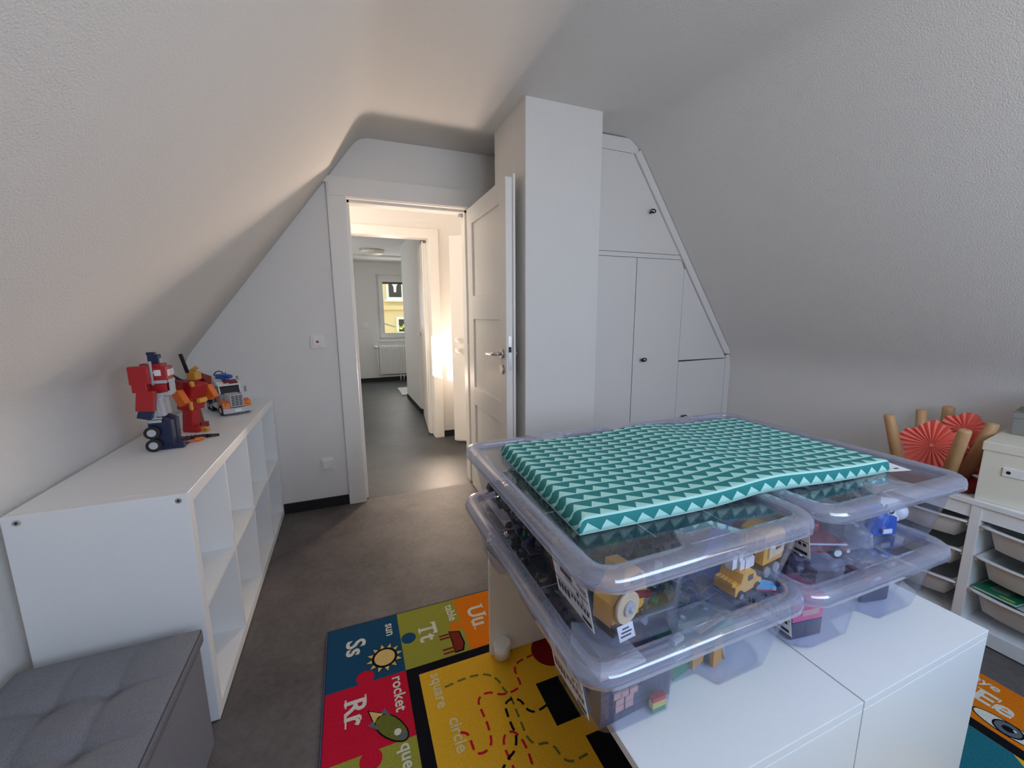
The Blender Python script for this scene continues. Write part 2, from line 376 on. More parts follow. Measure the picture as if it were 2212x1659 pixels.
l.box(DX0, YW + 0.04, 0, DX0 + 0.014, YW + 0.13, DZ); l.box(DX1 - 0.014, YW + 0.04, 0, DX1, YW + 0.13, DZ); l.box(DX0, YW + 0.04, DZ - 0.014, DX1, YW + 0.13, DZ)
l.build('jamb', paint, t1)
MB().box(1.24, YW + 0.09, DZ - 0.035, 1.262, YW + 0.128, DZ - 0.012).build('strike', chrome, t1)

# open door leaf (hinged right, swung into the room beside the chimney)
def door_leaf(name, label, W_, H, panels, mat_, loc, rz, hands=True, lever=chrome):
    # local: x along the leaf from the hinge, y = thickness (visible face at y=0, back at 0.04)
    d = thing(name, label, None, loc, rz, None, 'structure')
    T = 0.038; sx = 0.105
    xs0, xs1 = sx, W_ - sx
    MB().box(0, 0, 0.006, xs0, T, H, 0.002).build('stile', mat_, d); MB().box(xs1, 0, 0.006, W_, T, H, 0.002).build('stile', mat_, d)
    z = 0.006
    for (a, b) in panels + [(H, None)]:
        MB().box(xs0, 0, z, xs1, T, a, 0.002).build('rail', mat_, d)
        if b is None: break
        MB().box(xs0 - 0.004, 0.014, a - 0.004, xs1 + 0.004, T - 0.012, b + 0.004).build('panel', mat_, d)
        z = b
    # rebate lip on the room side
    MB().box(-0.004, T, 0.02, W_ + 0.014, T + 0.012, H + 0.016, 0.002).build('lip', mat_, d)
    if hands:
        hz = 1.055; hx = W_ - 0.062
        for s, y0, pr_ in ((-1, 0.0, 0.050), (1, T + 0.012, 0.033)):
            h = MB(); h.cyl((hx, y0, hz), (hx, y0 + s * 0.012, hz), 0.026, 20); h.cyl((hx, y0 + s * 0.01, hz), (hx, y0 + s * pr_, hz), 0.009, 12)
            hb = h.build('handle', lever, d)
            MB().tube([(hx + 0.004, y0 + s * (pr_ - 0.006), hz), (hx - 0.02, y0 + s * pr_, hz), (hx - 0.125, y0 + s * pr_, hz - 0.004)], [0.0095, 0.0105, 0.010], 14).build('lever', lever, hb)
            MB().cyl((hx, y0, hz - 0.088), (hx, y0 + s * 0.011, hz - 0.088), 0.026, 20).build('keyhole_rosette', white_pl if lever is white_pl else chrome, d)
        MB().box(W_ - 0.002, 0.012, hz - 0.09, W_ + 0.002, 0.030, hz + 0.10).build('lock_plate', chrome, d)
        MB().box(W_, 0.014, hz + 0.012, W_ + 0.010, 0.027, hz + 0.042, 0.002).build('latch', iron, d)
    return d
door_leaf('door_1', 'white panelled door standing open against the chimney breast', 0.735, 1.972, [(0.20, 0.645), (0.772, 1.243), (1.397, 1.866)], paint, (1.262, 1.452, 0), radians(-90))
for z in (0.25, 1.70):
    MB().cyl((1.284, 1.461, z), (1.284, 1.461, z + 0.09), 0.008, 10).build('hinge', chrome, t1)

# ================================================================== BUILT-IN CLOSET beside the chimney
YC = 0.888
cl = thing('built_in_closet', 'white built in closet under the right roof slope beside the chimney breast', 'closet', (0, 0, 0))
def slope_x(z): return 2.185 + (ZC - z) / (ZC - 0.949) * (XR - 2.185)
def cx_(x): return CAM.x + (x - CAM.x) * KS
def cz_(z): return max(0.0, 1.2726 + (z - 1.2726) * KS)
x0 = CX1 - 0.05; g = 0.003; OFF = 0.062
zA, zB, zC_, zD = cz_(1.66), cz_(1.63), cz_(0.942), cz_(2.243)
xm1, xm2 = cx_(2.222), cx_(2.617)
def pan(name, poly, y0=0.0, y1=0.02, m_=paint_cl): return MB().prism(poly, 'y', YC + y0, YC + y1).build(name, m_, cl)
pan('carcass', [(x0, 0.0), (XR - 0.002, 0.0), (XR - 0.002, 0.93), (slope_x(1.0) - 0.004, 1.0), (slope_x(2.25) - 0.004, 2.25), (2.13, ZC - 0.006), (x0, ZC - 0.006)], 0.016, 0.05, dark_gap)
xt = slope_x(zD) - OFF   # apex of the top door
pan('fascia', [(x0, zD + 0.006), (xt - 0.02, zD), (slope_x(zD) - 0.012, zD - 0.008), (slope_x(ZC - 0.05) - 0.006, ZC - 0.05), (2.155, ZC - 0.008), (x0, ZC - 0.008)], 0, 0.03)
pan('top_door', [(x0, zA + g), (slope_x(zA) - OFF - g, zA + g), (xt, zD - g), (xt - 0.02, zD - g), (x0, zD + 0.006 - g)])
pan('left_door', [(x0, 0.02), (xm1 - g, 0.02), (xm1 - g, zB), (x0, zB)])
pan('cross_rail', [(x0, zB + g), (slope_x(zB) - OFF - g, zB + g), (slope_x(zA) - OFF - g, zA), (x0, zA)])
zs = cz_(1.573)
pan('middle_door', [(xm1 + g, 0.02), (xm2, 0.02), (xm2, zs), (slope_x(zB) - OFF - g, zB), (xm1 + g, zB)])
pan('slope_panel', [(xm2 + g, zC_ + 0.006), (slope_x(zC_ + 0.006) - OFF - 0.004, zC_ + 0.006), (slope_x(zs) - OFF - 0.003, zs), (xm2 + g, zs)])
pan('low_door', [(xm2 + g, 0.02), (XR - 0.062, 0.02), (XR - 0.062, zC_), (xm2 + g, zC_ - 0.006)])
pan('side_trim', [(XR - 0.058, 0.0), (XR - 0.002, 0.0), (XR - 0.002, 0.93), (XR - 0.030, 0.965), (XR - 0.058, 0.965)], 0, 0.022)
pan('slope_trim', [(slope_x(0.975) - OFF, 0.975), (slope_x(0.975) - 0.004, 0.975), (slope_x(zD + 0.02) - 0.004, zD + 0.02), (xt + 0.004, zD - 0.002)], -0.014, 0.02)
for kx, kz in ((cx_(2.305), cz_(1.91)), (cx_(2.292), cz_(0.965)), (cx_(2.68), cz_(0.535))):
    k = MB(); k.cyl((kx, YC + 0.002, kz), (kx, YC - 0.03, kz), 0.006, 8); k.tube([(kx + 0.020 * cos(a), YC - 0.032, kz + 0.004 + 0.011 * sin(a)) for a in [i * 2 * pi / 10 for i in range(11)]], 0.004, 6, False)
    k.build('key', iron, cl)

# ================================================================== HALL AND FAR ROOM
YH = 2.772
hx0, hx1, hz1 = 0.40, 1.245, 2.008
w = MB(); w.box(-0.9, YH, -0.05, hx0 - 0.02, YH + 0.12, 2.6); w.box(hx1 + 0.02, YH, -0.05, 2.4, YH + 0.12, 2.6); w.box(hx0 - 0.02, YH, hz1 + 0.02, hx1 + 0.02, YH + 0.12, 2.6)
st('wall_hall_back', w, plaster, 'white hall wall with the second doorway')
w = MB(); wy0, wy1, wz0, wz1 = 1.835, 2.035, 1.32, 1.76  # unseen opening, sized so the sun falls on the end wall
w.box(-0.72, 1.55, -0.05, -0.58, wy0, 2.6); w.box(-0.72, wy1, -0.05, -0.58, 2.85, 2.6); w.box(-0.72, wy0, -0.05, -0.58, wy1, wz0); w.box(-0.72, wy0, wz1, -0.58, wy1, 2.6)
st('wall_hall_left', w, plaster, 'left hall wall with a narrow opening added for the sun patch')
st('wall_hall_right', MB().box(1.62, 1.59, -0.05, 1.74, 2.79, 2.6), plaster, 'right hall wall')
st('ceiling.001', MB().box(-0.9, 1.59, ZC + 0.03, 2.4, 2.78, ZC + 0.15), plaster, 'flat white hall ceiling')
t2 = thing('trim_2', 'white casing round the second doorway at the end of the hall', None, (0, 0, 0), 0, None, 'structure')
MB().box(hx1 + 0.002, YH - 0.022, 0, 1.336, YH + 0.002, 2.09, 0.003).build('casing_side', paint, t2)
MB().box(0.30, YH - 0.022, 0, hx0 - 0.002, YH + 0.002, 2.09, 0.003).build('casing_side', paint, t2)
MB().box(hx0 - 0.002, YH - 0.022, hz1 + 0.002, hx1 + 0.002, YH + 0.002, 2.09, 0.003).build('casing_head', paint, t2)
l = MB(); l.box(hx0 - 0.02, YH - 0.01, 0, hx0, YH + 0.13, hz1 + 0.02); l.box(hx1, YH - 0.01, 0, hx1 + 0.02, YH + 0.13, hz1 + 0.02); l.box(hx0, YH - 0.01, hz1, hx1, YH + 0.13, hz1 + 0.02)
l.build('jamb', paint, t2)
st('baseboard_hall', MB().box(1.337, YH - 0.012, 0, 1.62, YH + 0.001, 0.065), black_pl, 'black baseboard at the end of the hall')
door_leaf('door_2', 'white door standing open into the far room', 0.80, 1.985, [(0.20, 0.645), (0.772, 1.243), (1.397, 1.866)], paint, (1.252, 2.91, 0), radians(84), True, white_pl)
d3 = door_leaf('door_3', 'white hall door with white knobs standing ajar at the right', 0.50, 1.985, [(0.90, 1.0)], paint, (1.86, 2.32, 0), radians(149), False)
for z in (1.04, 0.94):
    k = MB(); k.cyl((0.44, 0.05, z), (0.44, 0.085, z), 0.010, 12); k.sphere((0.44, 0.095, z), 0.026); k.build('knob', white_pl, d3)
hs = thing('light_switch', 'white light switch on the bright hall wall beside the second doorway', 'switch', (1.472, YH - 0.001, 1.23))
MB().box(-0.012, -0.012, -0.05, 0.012, 0, 0.05, 0.003).build('plate', white_pl, hs); MB().box(-0.008, -0.016, -0.025, 0.008, -0.01, 0.025, 0.002).build('rocker', white_pl, hs)

YB = 6.91; ZF = 2.25
fx0, fx1, fz0, fz1 = 1.01, 1.80, 0.80, 2.03
w = MB(); w.box(-0.9, YB, -0.05, fx0, YB + 0.30, 2.7); w.box(fx1, YB, -0.05, 2.6, YB + 0.30, 2.7); w.box(fx0, YB, -0.05, fx1, YB + 0.30, fz0); w.box(fx0, YB, fz1, fx1, YB + 0.30, 2.7)
st('wall_far_back', w, plaster, 'end wall of the far room with the window')
st('wall_far_left', MB().box(-0.85, 2.89, -0.05, -0.62, 6.95, 2.7), plaster, 'left wall of the far room')
st('wall_far_right', MB().box(2.05, 2.89, -0.05, 2.2, 6.95, 2.7), plaster, 'right wall of the far room')
st('ceiling.002', MB().box(-0.9, 2.89, ZF + 0.03, 2.6, 7.0, ZF + 0.15), plaster, 'ceiling of the far room')
st('ceiling.003', MB().box(-0.9, 6.15, ZF, 2.6, 7.0, ZF + 0.05), mat('ceiling_paint', (0.74, 0.74, 0.70), 0.9), 'lowered ceiling strip along the far window wall')
st('wall_pier', MB().prism([(1.262, 5.05), (1.284, 3.93), (1.331, 3.772), (2.2, 3.772), (2.2, 5.05)], 'z', -0.03, ZF + 0.05), plaster, 'white wall pier in the far room beside the second door')
st('baseboard_pier', MB().prism([(1.256, 5.05), (1.277, 3.926), (1.326, 3.764), (1.40, 3.764), (1.40, 5.05)], 'z', -0.001, 0.065), black_pl, 'black baseboard round the wall pier')
st('baseboard_far', MB().box(-0.62, YB - 0.012, -0.002, 2.05, YB + 0.001, 0.07), black_pl, 'black baseboard under the radiator')
st('wall_step', MB().box(1.20, 5.2, -0.002, 1.9, 5.9, 0.02), mat('pale_stone', (0.5, 0.5, 0.5), 0.6), 'pale floor plate behind the wall pier')
w2 = thing('window_2', 'white framed window of the far room with the yellow house outside', None, (0, YB + 0.06, 0), 0, None, 'structure')
f = MB()
for a in ((fx0, fz0, fx0 + 0.06, fz1), (fx1 - 0.06, fz0, fx1, fz1), (fx0 + 0.0601, fz0, fx1 - 0.0601, fz0 + 0.06), (fx0 + 0.0601, fz1 - 0.06, fx1 - 0.0601, fz1)): f.box(a[0], 0, a[1], a[2], 0.06, a[3])
f.build('window_frame', white_pl, w2)
f = MB()
for a in ((fx0 + 0.045, fz0 + 0.045, fx0 + 0.12, fz1 - 0.045), (fx1 - 0.12, fz0 + 0.045, fx1 - 0.045, fz1 - 0.045), (fx0 + 0.1201, fz0 + 0.045, fx1 - 0.1201, fz0 + 0.13), (fx0 + 0.1201, fz1 - 0.13, fx1 - 0.1201, fz1 - 0.045)): f.box(a[0], -0.016, a[1], a[2], 0.045, a[3])
sash = f.build('sash', white_pl, w2)
MB().box(fx0 + 0.115, 0.012, fz0 + 0.125, fx1 - 0.115, 0.018, fz1 - 0.125).build('pane', glass_m, sash)
MB().box(fx0 + 0.085, -0.045, 1.30, fx0 + 0.105, -0.012, 1.42, 0.004).build('handle', white_pl, sash)
MB().box(fx0 + 0.12, 0.02, fz1 - 0.165, fx1 - 0.12, 0.04, fz1 - 0.125).build('rolled_blind', mat('blind_fabric', (0.12, 0.10, 0.08), 0.8), w2)
MB().box(fx0 - 0.02, -0.10, fz0 - 0.03, fx1 + 0.02, 0.0, fz0, 0.004).build('window_sill', white_pl, w2)
# radiator
rd = thing('radiator', 'white ribbed panel radiator under the far window', 'radiator', (0.995, YB - 0.02, 0.14))
MB().box(0.0, -0.07, 0.0, 0.85, -0.02, 0.56, 0.006).build('body', white_pl, rd)
for i in range(22): MB().box(0.02 + i * 0.0375, -0.082, 0.03, 0.044 + i * 0.0375, -0.068, 0.53, 0.004).build('rib', white_pl, rd)
v = MB(); v.cyl((-0.03, -0.045, 0.53), (0.0, -0.045, 0.53), 0.012, 10); v.cyl((-0.09, -0.045, 0.53), (-0.03, -0.045, 0.53), 0.025, 14); v.build('valve', white_pl, rd)
v = MB(); v.tube([(-0.03, -0.045, 0.53), (-0.03, -0.045, 0.0), (-0.03, -0.045, -0.04), (0.02, -0.045, -0.04), (0.85, -0.045, -0.04)], 0.009, 8); v.cyl((0.38, -0.045, 0.0), (0.38, -0.045, -0.14), 0.010, 8); v.cyl((0.44, -0.045, 0.0), (0.44, -0.045, -0.14), 0.010, 8)
v.build('pipe', white_pl, rd)
sk2 = thing('wall_socket', 'small white socket plate on the end wall of the far room', 'socket', (0.781, YB, 1.079))
MB().box(-0.04, -0.012, -0.04, 0.04, 0, 0.04, 0.004).build('plate', white_pl, sk2); MB().cyl((0, -0.013, 0), (0, -0.009, 0), 0.02, 16).build('insert', grey_bin, sk2)
lp = thing('ceiling_lamp', 'flat round white ceiling lamp in the far room', 'lamp', (0.90, 5.62, ZF + 0.03))
prof = [(0.17, 0.0), (0.175, -0.02), (0.165, -0.05), (0.12, -0.066), (0.001, -0.07)]
MB().rings([[(r * cos(2 * pi * k / 32), r * sin(2 * pi * k / 32), z) for k in range(32)] for r, z in prof]).build('shade', mat('lamp_glass', (0.85, 0.80, 0.68), 0.4), lp)
MB().cyl((0, 0, 0), (0, 0, -0.012), 0.185, 32).build('rim', mat('lamp_rim', (0.55, 0.50, 0.40), 0.4), lp)

# yellow house outside
HY = 11.2
hs2 = thing('neighbour_house', 'yellow house with white framed windows outside the far window', 'house', (0, HY, 0))
yel = mat('yellow_render', (0.80, 0.66, 0.36), 0.9, bump=0.1, scale=40)
MB().box(-3, 0, -4, 7, 4, 5.5).build('wall', yel, hs2)
MB().box(-3, -0.08, 1.43, 7, 0.0, 1.55).build('string_course', yel, hs2)
def hwin(x, z, w_, h_, cur):
    fr = MB(); b = 0.07
    fr.box(x, -0.06, z, x + b, -0.001, z + h_); fr.box(x + w_ - b, -0.06, z, x + w_, -0.001, z + h_); fr.box(x + b + 0.0005, -0.06, z, x + w_ - b - 0.0005, -0.001, z + b); fr.box(x + b + 0.0005, -0.06, z + h_ - b, x + w_ - b - 0.0005, -0.001, z + h_); fr.box(x - 0.06, -0.12, z - 0.06, x + w_ + 0.06, -0.001, z - 0.0005)
    fo = fr.build('window', white_pl, hs2)
    MB().box(x + b, -0.02, z + b, x + w_ - b, -0.005, z + h_ - b).build('pane', mat('dark_pane', (0.03, 0.035, 0.04), 0.1), fo)
    if cur:
        c = MB(); xm = x + w_ / 2; zt_ = z + h_ - b; hw = w_ / 2 - b
        c.prism([(xm - hw, zt_), (xm - hw, zt_ - 0.10), (xm - 0.10, zt_ - 0.08), (xm - 0.045, zt_ - 0.17), (xm - 0.03, zt_ - 0.34), (xm + 0.03, zt_ - 0.34), (xm + 0.045, zt_ - 0.17), (xm + 0.10, zt_ - 0.08), (xm + hw, zt_ - 0.10), (xm + hw, zt_)], 'y', -0.035, -0.025)
        c.build('curtain', paper, fo)
hwin(1.56, 1.72, 0.50, 0.62, True); hwin(1.80, 0.72, 0.42, 0.50, False)
MB().prism([(0.4, 1.40), (0.4, 1.36), (1.72, 0.92), (1.72, 0.96)], 'y', -0.5, -0.44).build('stair_rail', mat('rail_paint', (0.35, 0.28, 0.20), 0.6), hs2)
bs = thing('bush', 'bright green bush in front of the yellow house', 'bush', (1.92, HY - 0.7, 0.0))
rnd = random.Random(3); b = MB()
for i in range(260):
    th = rnd.uniform(0, 2 * pi); rr_ = 0.30 * sqrt(rnd.random()); z = rnd.uniform(-0.5, 1.0) ; s = rnd.uniform(0.03, 0.06)
    rr_ *= 1 - 0.5 * max(0, z - 0.3)
    c = Vector((rr_ * cos(th), rr_ * sin(th), z)); a1 = Vector((rnd.uniform(-1, 1), rnd.uniform(-1, 1), rnd.uniform(-1, 1))).normalized(); a2 = a1.orthogonal().normalized()
    b.add([c - a1 * s, c + a2 * s * 0.5, c + a1 * s, c - a2 * s * 0.5], [(0, 1, 2, 3)])
lf = b.build('leaves', mat('leaf_green', (0.35, 0.50, 0.05), 0.6), bs); lf['kind'] = 'stuff'
MB().cyl((0, 0, -4), (0, 0, 0.4), 0.04, 8).build('stem', wood, bs)
st('wall_sun_block', MB().box(-6.0, 7.6, -4.1, -5.6, 11.0, 6.0), yel, 'unseen wall added to keep the sun off the yellow house')  # out of view, put here to shade the facade
st('ground', MB().box(-40, 7.3, -4.2, 40, 60, -4.0), mat('ground', (0.3, 0.28, 0.22), 0.9), 'ground outside')

# ================================================================== WALL FITTINGS
sw = thing('light_switch', 'white switch with a small red pilot light beside the door casing', 'switch', (0.279, YW, 1.11))
MB().box(-0.041, -0.010, -0.041, 0.041, 0.001, 0.041, 0.004).build('plate', white_pl, sw); MB().box(-0.028, -0.016, -0.028, 0.028, -0.008, 0.028, 0.004).build('rocker', white_pl, sw)
MB().box(-0.009, -0.0175, -0.006, 0.007, -0.0155, 0.006).build('pilot_light', mat('pilot_red', (0.35, 0.01, 0.01), 0.3), sw)
sw = thing('wall_socket', 'white blank socket cover low on the wall beside the door casing', 'socket', (0.277, YW, 0.30))
MB().box(-0.042, -0.012, -0.042, 0.042, 0.001, 0.042, 0.006).build('plate', white_pl, sw); MB().box(-0.031, -0.018, -0.031, 0.031, -0.01, 0.031, 0.007).build('cover', white_pl, sw)

# ================================================================== CUBE SHELF (4 x 2)
KL, KD, KH = 1.468, 0.39, 0.771; TO, TI = 0.038, 0.016
ks = thing('cube_shelf', 'long white open cube shelf with eight compartments under the left roof slope', 'shelf', (0, 0, 0))
MB().box(-KD, 0, 0.004, 0, TO, KH, 0.0015).build('end_panel', white_lam, ks); MB().box(-KD, KL - TO, 0.004, 0, KL, KH, 0.0015).build('end_panel', white_lam, ks)
MB().box(-KD, TO, KH - TO, 0, KL - TO, KH, 0.001).build('top_panel', white_lam, ks); MB().box(-KD, TO, 0.004, 0, KL - TO, TO + 0.004, 0.001).build('bottom_panel', white_lam, ks)
cw = (KL - 2 * TO - 3 * TI) / 4; zm = KH / 2
for i in range(3):
    y = TO + (i + 1) * cw + i * TI; MB().box(-KD, y, TO + 0.004, -0.001, y + TI, KH - TO, 0.0008).build('divider', white_lam, ks)
for i in range(4):
    y = TO + i * (cw + TI); MB().box(-KD, y, zm - TI / 2, -0.001, y + cw, zm + TI / 2, 0.0008).build('middle_shelf', white_lam, ks)
for x, z in ((-0.022, KH - 0.019), (-KD + 0.030, KH - 0.019)):
    s = MB(); s.cyl((x, 0.001, z), (x, -0.0025, z), 0.0075, 18); so_ = s.build('screw', chrome, ks)
    MB().cyl((x, -0.0024, z), (x, -0.0032, z), 0.0035, 6).build('hex_recess', iron, so_)

# ================================================================== OTTOMAN
ot = thing('storage_ottoman', 'grey fabric storage ottoman with a tufted lid in front of the cube shelf', 'ottoman', (-0.178, -0.465, 0.0))
OW, OL, OH = 0.385, 0.765, 0.40
MB().box(-OW / 2 + 0.006, -OL / 2 + 0.006, 0.012, OW / 2 - 0.006, OL / 2 - 0.006, 0.345, 0.006).build('base', fabric, ot)
tx = [-0.0575, 0.0575]; ty = [OL / 2 - 0.152 * (i + 1) - 0.0 for i in range(4)]
n1, n2 = 48, 92; rows = []
xg = [-OW / 2] + tx + [OW / 2]; yg = sorted([-OL / 2] + ty + [OL / 2])
def topz(x, y):
    e = min(OW / 2 - abs(x), OL / 2 - abs(y)); z = OH - 0.010 * exp(-max(e, 0) / 0.02)
    for a in tx:
        for b_ in ty:
            d = sqrt((x - a) ** 2 + (y - b_) ** 2); z -= 0.027 * exp(-d / 0.026)
    lx = min(abs(x - a) for a in tx); ly = min(abs(y - b_) for b_ in ty)
    z -= (0.007 * exp(-lx / 0.007) + 0.007 * exp(-ly / 0.007)) * sstep(0.0, 0.05, e)
    return z
g_ = MB(); V = []
for j in range(n2 + 1):
    for i in range(n1 + 1):
        x = -OW / 2 + OW * i / n1; y = -OL / 2 + OL * j / n2; V.append((x, y, topz(x, y)))
Fq = [(j * (n1 + 1) + i, j * (n1 + 1) + i + 1, (j + 1) * (n1 + 1) + i + 1, (j + 1) * (n1 + 1) + i) for j in range(n2) for i in range(n1)]
g_.add(V, Fq, True)
edge = [(i, 0) for i in range(n1)] + [(n1, j) for j in range(n2)] + [(i, n2) for i in range(n1, 0, -1)] + [(0, j) for j in range(n2, 0, -1)]
loop = [V[j * (n1 + 1) + i] for i, j in edge]
g_.rings([loop, [(p[0] * 1.006, p[1] * 1.003, p[2] - 0.012) for p in loop], [(p[0] * 1.006, p[1] * 1.003, 0.352) for p in loop], [(p[0] * 0.97, p[1] * 0.985, 0.347) for p in loop]])
g_.build('lid', fabric, ot)
sr = rrect(-OW / 2, -OL / 2, OW / 2, OL / 2, 0.008)
MB().tube([(p[0] * 1.004, p[1] * 1.002, OH - 0.0125) for p in sr + [sr[0]]], 0.0018, 6, False).build('piping', seam_m, ot)
for a in tx:
    for b_ in ty: MB().sphere((a, b_, OH - 0.036), 0.007, 10, 6, (1, 1, 0.5)).build('tuft_button', fabric, ot)

# ================================================================== RUG
rg = thing('alphabet_rug', 'colourful alphabet rug with a yellow shape puzzle in the middle', 'rug', (0, 0, 0))
RX0, RX1, RY1, RY0 = 0.303, 2.472, 0.262, -1.30
MB().box(RX0, RY0, 0.0005, RX1, RY1, 0.008, 0.002).build('pile_base', CP['black'], rg)
MB().tube([(RX0, RY0, 0.005), (RX0, RY1, 0.005), (RX1, RY1, 0.005), (RX1, RY0, 0.005)], 0.0045, 8).build('bound_edge', carpet('edge', (0.10, 0.11, 0.17)), rg)
def patch(name, poly, col, z=0.0085): return MB().prism(poly, 'z', 0.006, z).build(name, CP[col], rg)
def rect(x0, y0, x1, y1): return [(x0, y0), (x1, y0), (x1, y1), (x0, y1)]
yi = -0.042; xi = 0.573
cells = [(RX0 + .004, yi, xi, RY1 - .004, 'blue'), (xi, yi, 0.817, RY1 - .004, 'green'), (0.817, yi, 1.063, RY1 - .004, 'orange'), (1.063, yi, 1.309, RY1 - .004, 'red'), (1.309, yi, 1.555, RY1 - .004, 'blue'), (1.555, yi, 1.80, RY1 - .004, 'green'), (1.80, yi, 2.21, RY1 - .004, 'orange'), (2.21, yi, RX1 - .004, RY1 - .004, 'red')]
cols = ['red', 'green', 'blue', 'orange', 'red']
for i in range(5):
    y1 = yi - 0.247 * i; y0 = max(yi - 0.247 * (i + 1), RY0 + .004); cells.append((RX0 + .004, y0, xi, y1, cols[i]))
rc = ['blue', 'green', 'orange', 'orange', 'green', 'blue']
for i, (y1, y0) in enumerate([(yi, -0.30), (-0.30, -0.56), (-0.56, -0.80), (-0.80, -1.06), (-1.06, RY0 + .004)]): cells.append((2.212, y0, RX1 - .004, y1, rc[i + 1] if i != 3 else 'orange'))
for c in cells: patch('letter_square', rect(*c[:4]), c[4])
patch('puzzle_field', rect(0.614, -1.26, 2.172, -0.078), 'yellow', 0.0083)
def disc(x, y, r, n=20, sx=1.0, sy=1.0): return [(x + r * sx * cos(2 * pi * k / n), y + r * sy * sin(2 * pi * k / n)) for k in range(n)]
patch('jigsaw_knob', disc(0.436, -0.020, 0.030), 'red', 0.0088); patch('jigsaw_knob', disc(0.603, 0.106, 0.028), 'blue', 0.0088)
patch('jigsaw_knob', disc(0.792, 0.098, 0.026), 'orange', 0.0088); patch('jigsaw_knob', disc(0.44, -0.312, 0.032), 'red', 0.0088)
# shapes of the puzzle
patch('black_shape', rect(0.984, -0.426, 1.20, -0.268), 'black', 0.0088); patch('red_shape', disc(1.10, -0.155, 0.075, 28), 'dred', 0.0088)
patch('black_shape', rect(1.05, -0.80, 1.30, -0.485), 'black', 0.0088); patch('teal_shape', [(2.171, -0.80), (2.171, -0.995), (2.09, -1.09), (1.95, -1.09), (1.90, -0.95), (2.00, -0.80)], 'teal', 0.0088)
def dashes(pts, col, name, wd=0.0075, dash=0.030, gap=0.016):
    P = [Vector((p[0], p[1])) for p in pts]
    # Catmull-Rom resample
    Q = []
    for i in range(len(P) - 1):
        a = P[max(i - 1, 0)]; b_ = P[i]; c = P[i + 1]; d = P[min(i + 2, len(P) - 1)]
        for k in range(8):
            t = k / 8; Q.append(0.5 * ((2 * b_) + (c - a) * t + (2 * a - 5 * b_ + 4 * c - d) * t * t + (3 * b_ - a - 3 * c + d) * t ** 3))
    Q.append(P[-1]); s = [0]
    for a, b_ in zip(Q, Q[1:]): s.append(s[-1] + (b_ - a).length)
    def at(d):
        for i in range(len(Q) - 1):
            if d <= s[i + 1]: return Q[i].lerp(Q[i + 1], (d - s[i]) / max(1e-9, s[i + 1] - s[i]))
        return Q[-1]
    m = MB(); d = 0
    while d < s[-1] - 0.01:
        L = [at(min(s[-1], d + dash * k / 3)) for k in range(4)]
        up_, dn = [], []
        for k in range(4):
            tt = (L[min(k + 1, 3)] - L[max(k - 1, 0)]).normalized(); n = Vector((-tt.y, tt.x)) * wd / 2; up_.append(L[k] + n); dn.append(L[k] - n)
        m.prism([tuple(p) for p in up_ + dn[::-1]], 'z', 0.006, 0.0090); d += dash + gap
    m.build(name, CP[col], rg)
dashes([(1.03, -.152), (.966, -.161), (.94, -.184), (.936, -.22), (.934, -.25), (.913, -.262), (.886, -.265), (.857, -.259), (.828, -.24), (.798, -.238), (.781, -.256), (.781, -.293), (.784, -.329), (.783, -.367), (.777, -.397), (.761, -.412), (.738, -.414), (.725, -.402), (.722, -.374), (.719, -.346), (.698, -.331)], 'red', 'red_dashes')
dashes([(.984, -.352), (.943, -.359), (.92, -.342), (.911, -.306), (.887, -.288), (.86, -.299), (.854, -.333), (.853, -.372), (.854, -.405), (.835, -.442), (.805, -.46), (.76, -.50), (.74, -.55), (.72, -.6)], 'black', 'black_dashes')
dashes([(.689, -.162), (.741, -.156), (.793, -.156), (.841, -.17), (.867, -.204), (.874, -.243), (.885, -.281), (.885, -.33), (.884, -.38), (.884, -.422), (.9, -.451), (.933, -.46), (.949, -.484), (.955, -.516), (.978, -.533), (1.016, -.532), (1.048, -.53)], 'olive', 'green_dashes', 0.007)
dashes([(.813, -.60), (.813, -.483), (.81, -.423), (.822, -.392), (.847, -.389), (.864, -.414), (.869, -.456), (.869, -.52), (.90, -.60)], 'red', 'red_dashes', 0.007)

def text(s, x, y, size, col, name, parent, z=0.0091, bold=0.0, rot=-pi / 2, sx=1.0):
    # (x, y): start of the baseline; text runs towards -y with its tops towards +x
    cu = bpy.data.curves.new('txt', 'FONT'); cu.body = s; cu.size = size; cu.offset = bold; cu.resolution_u = 3
    o = bpy.data.objects.new('txt', cu); COL.objects.link(o)
    dg = bpy.context.evaluated_depsgraph_get(); me = bpy.data.meshes.new_from_object(o.evaluated_get(dg)); bpy.data.objects.remove(o)
    me.transform(Matrix.Translation((x, y, z)) @ Matrix.Rotation(rot, 4, 'Z') @ Matrix.Diagonal((sx, 1, 1, 1)))
    me.materials.clear(); me.materials.append(CP[col] if isinstance(col, str) else col)
    ob = bpy.data.objects.new(name, me); COL.objects.link(ob); ob.parent = parent
    return ob
def letters(s, x, y, size, bars=(), bold=0.0022, sx=1.0):
    text(s, x, y, size, 'cream', 'letter_print', rg, bold=bold, sx=sx)
    m = MB()
    for (u0_, v0_, u1_, v1_) in bars:   # in letter space: u along the line, v up; scaled by size
        m.box(x + v0_ * size, y - u1_ * size * sx, 0.0075, x + v1_ * size, y - u0_ * size * sx, 0.0092)
    if bars: m.build('serif_print', CP['cream'], rg)
letters('Ss', 0.375, 0.176, 0.098)
text('sun', 0.523, 0.216, 0.050, 'cream', 'word_print', rg, bold=0.001)
letters('Tt', 0.646, 0.157, 0.100, [(0.16, 0.0, 0.48, 0.055), (-0.0, 0.52, 0.055, 0.70), (0.58, 0.52, 0.635, 0.70)])
text('table', 0.775, 0.230, 0.050, 'cream', 'word_print', rg, bold=0.001)
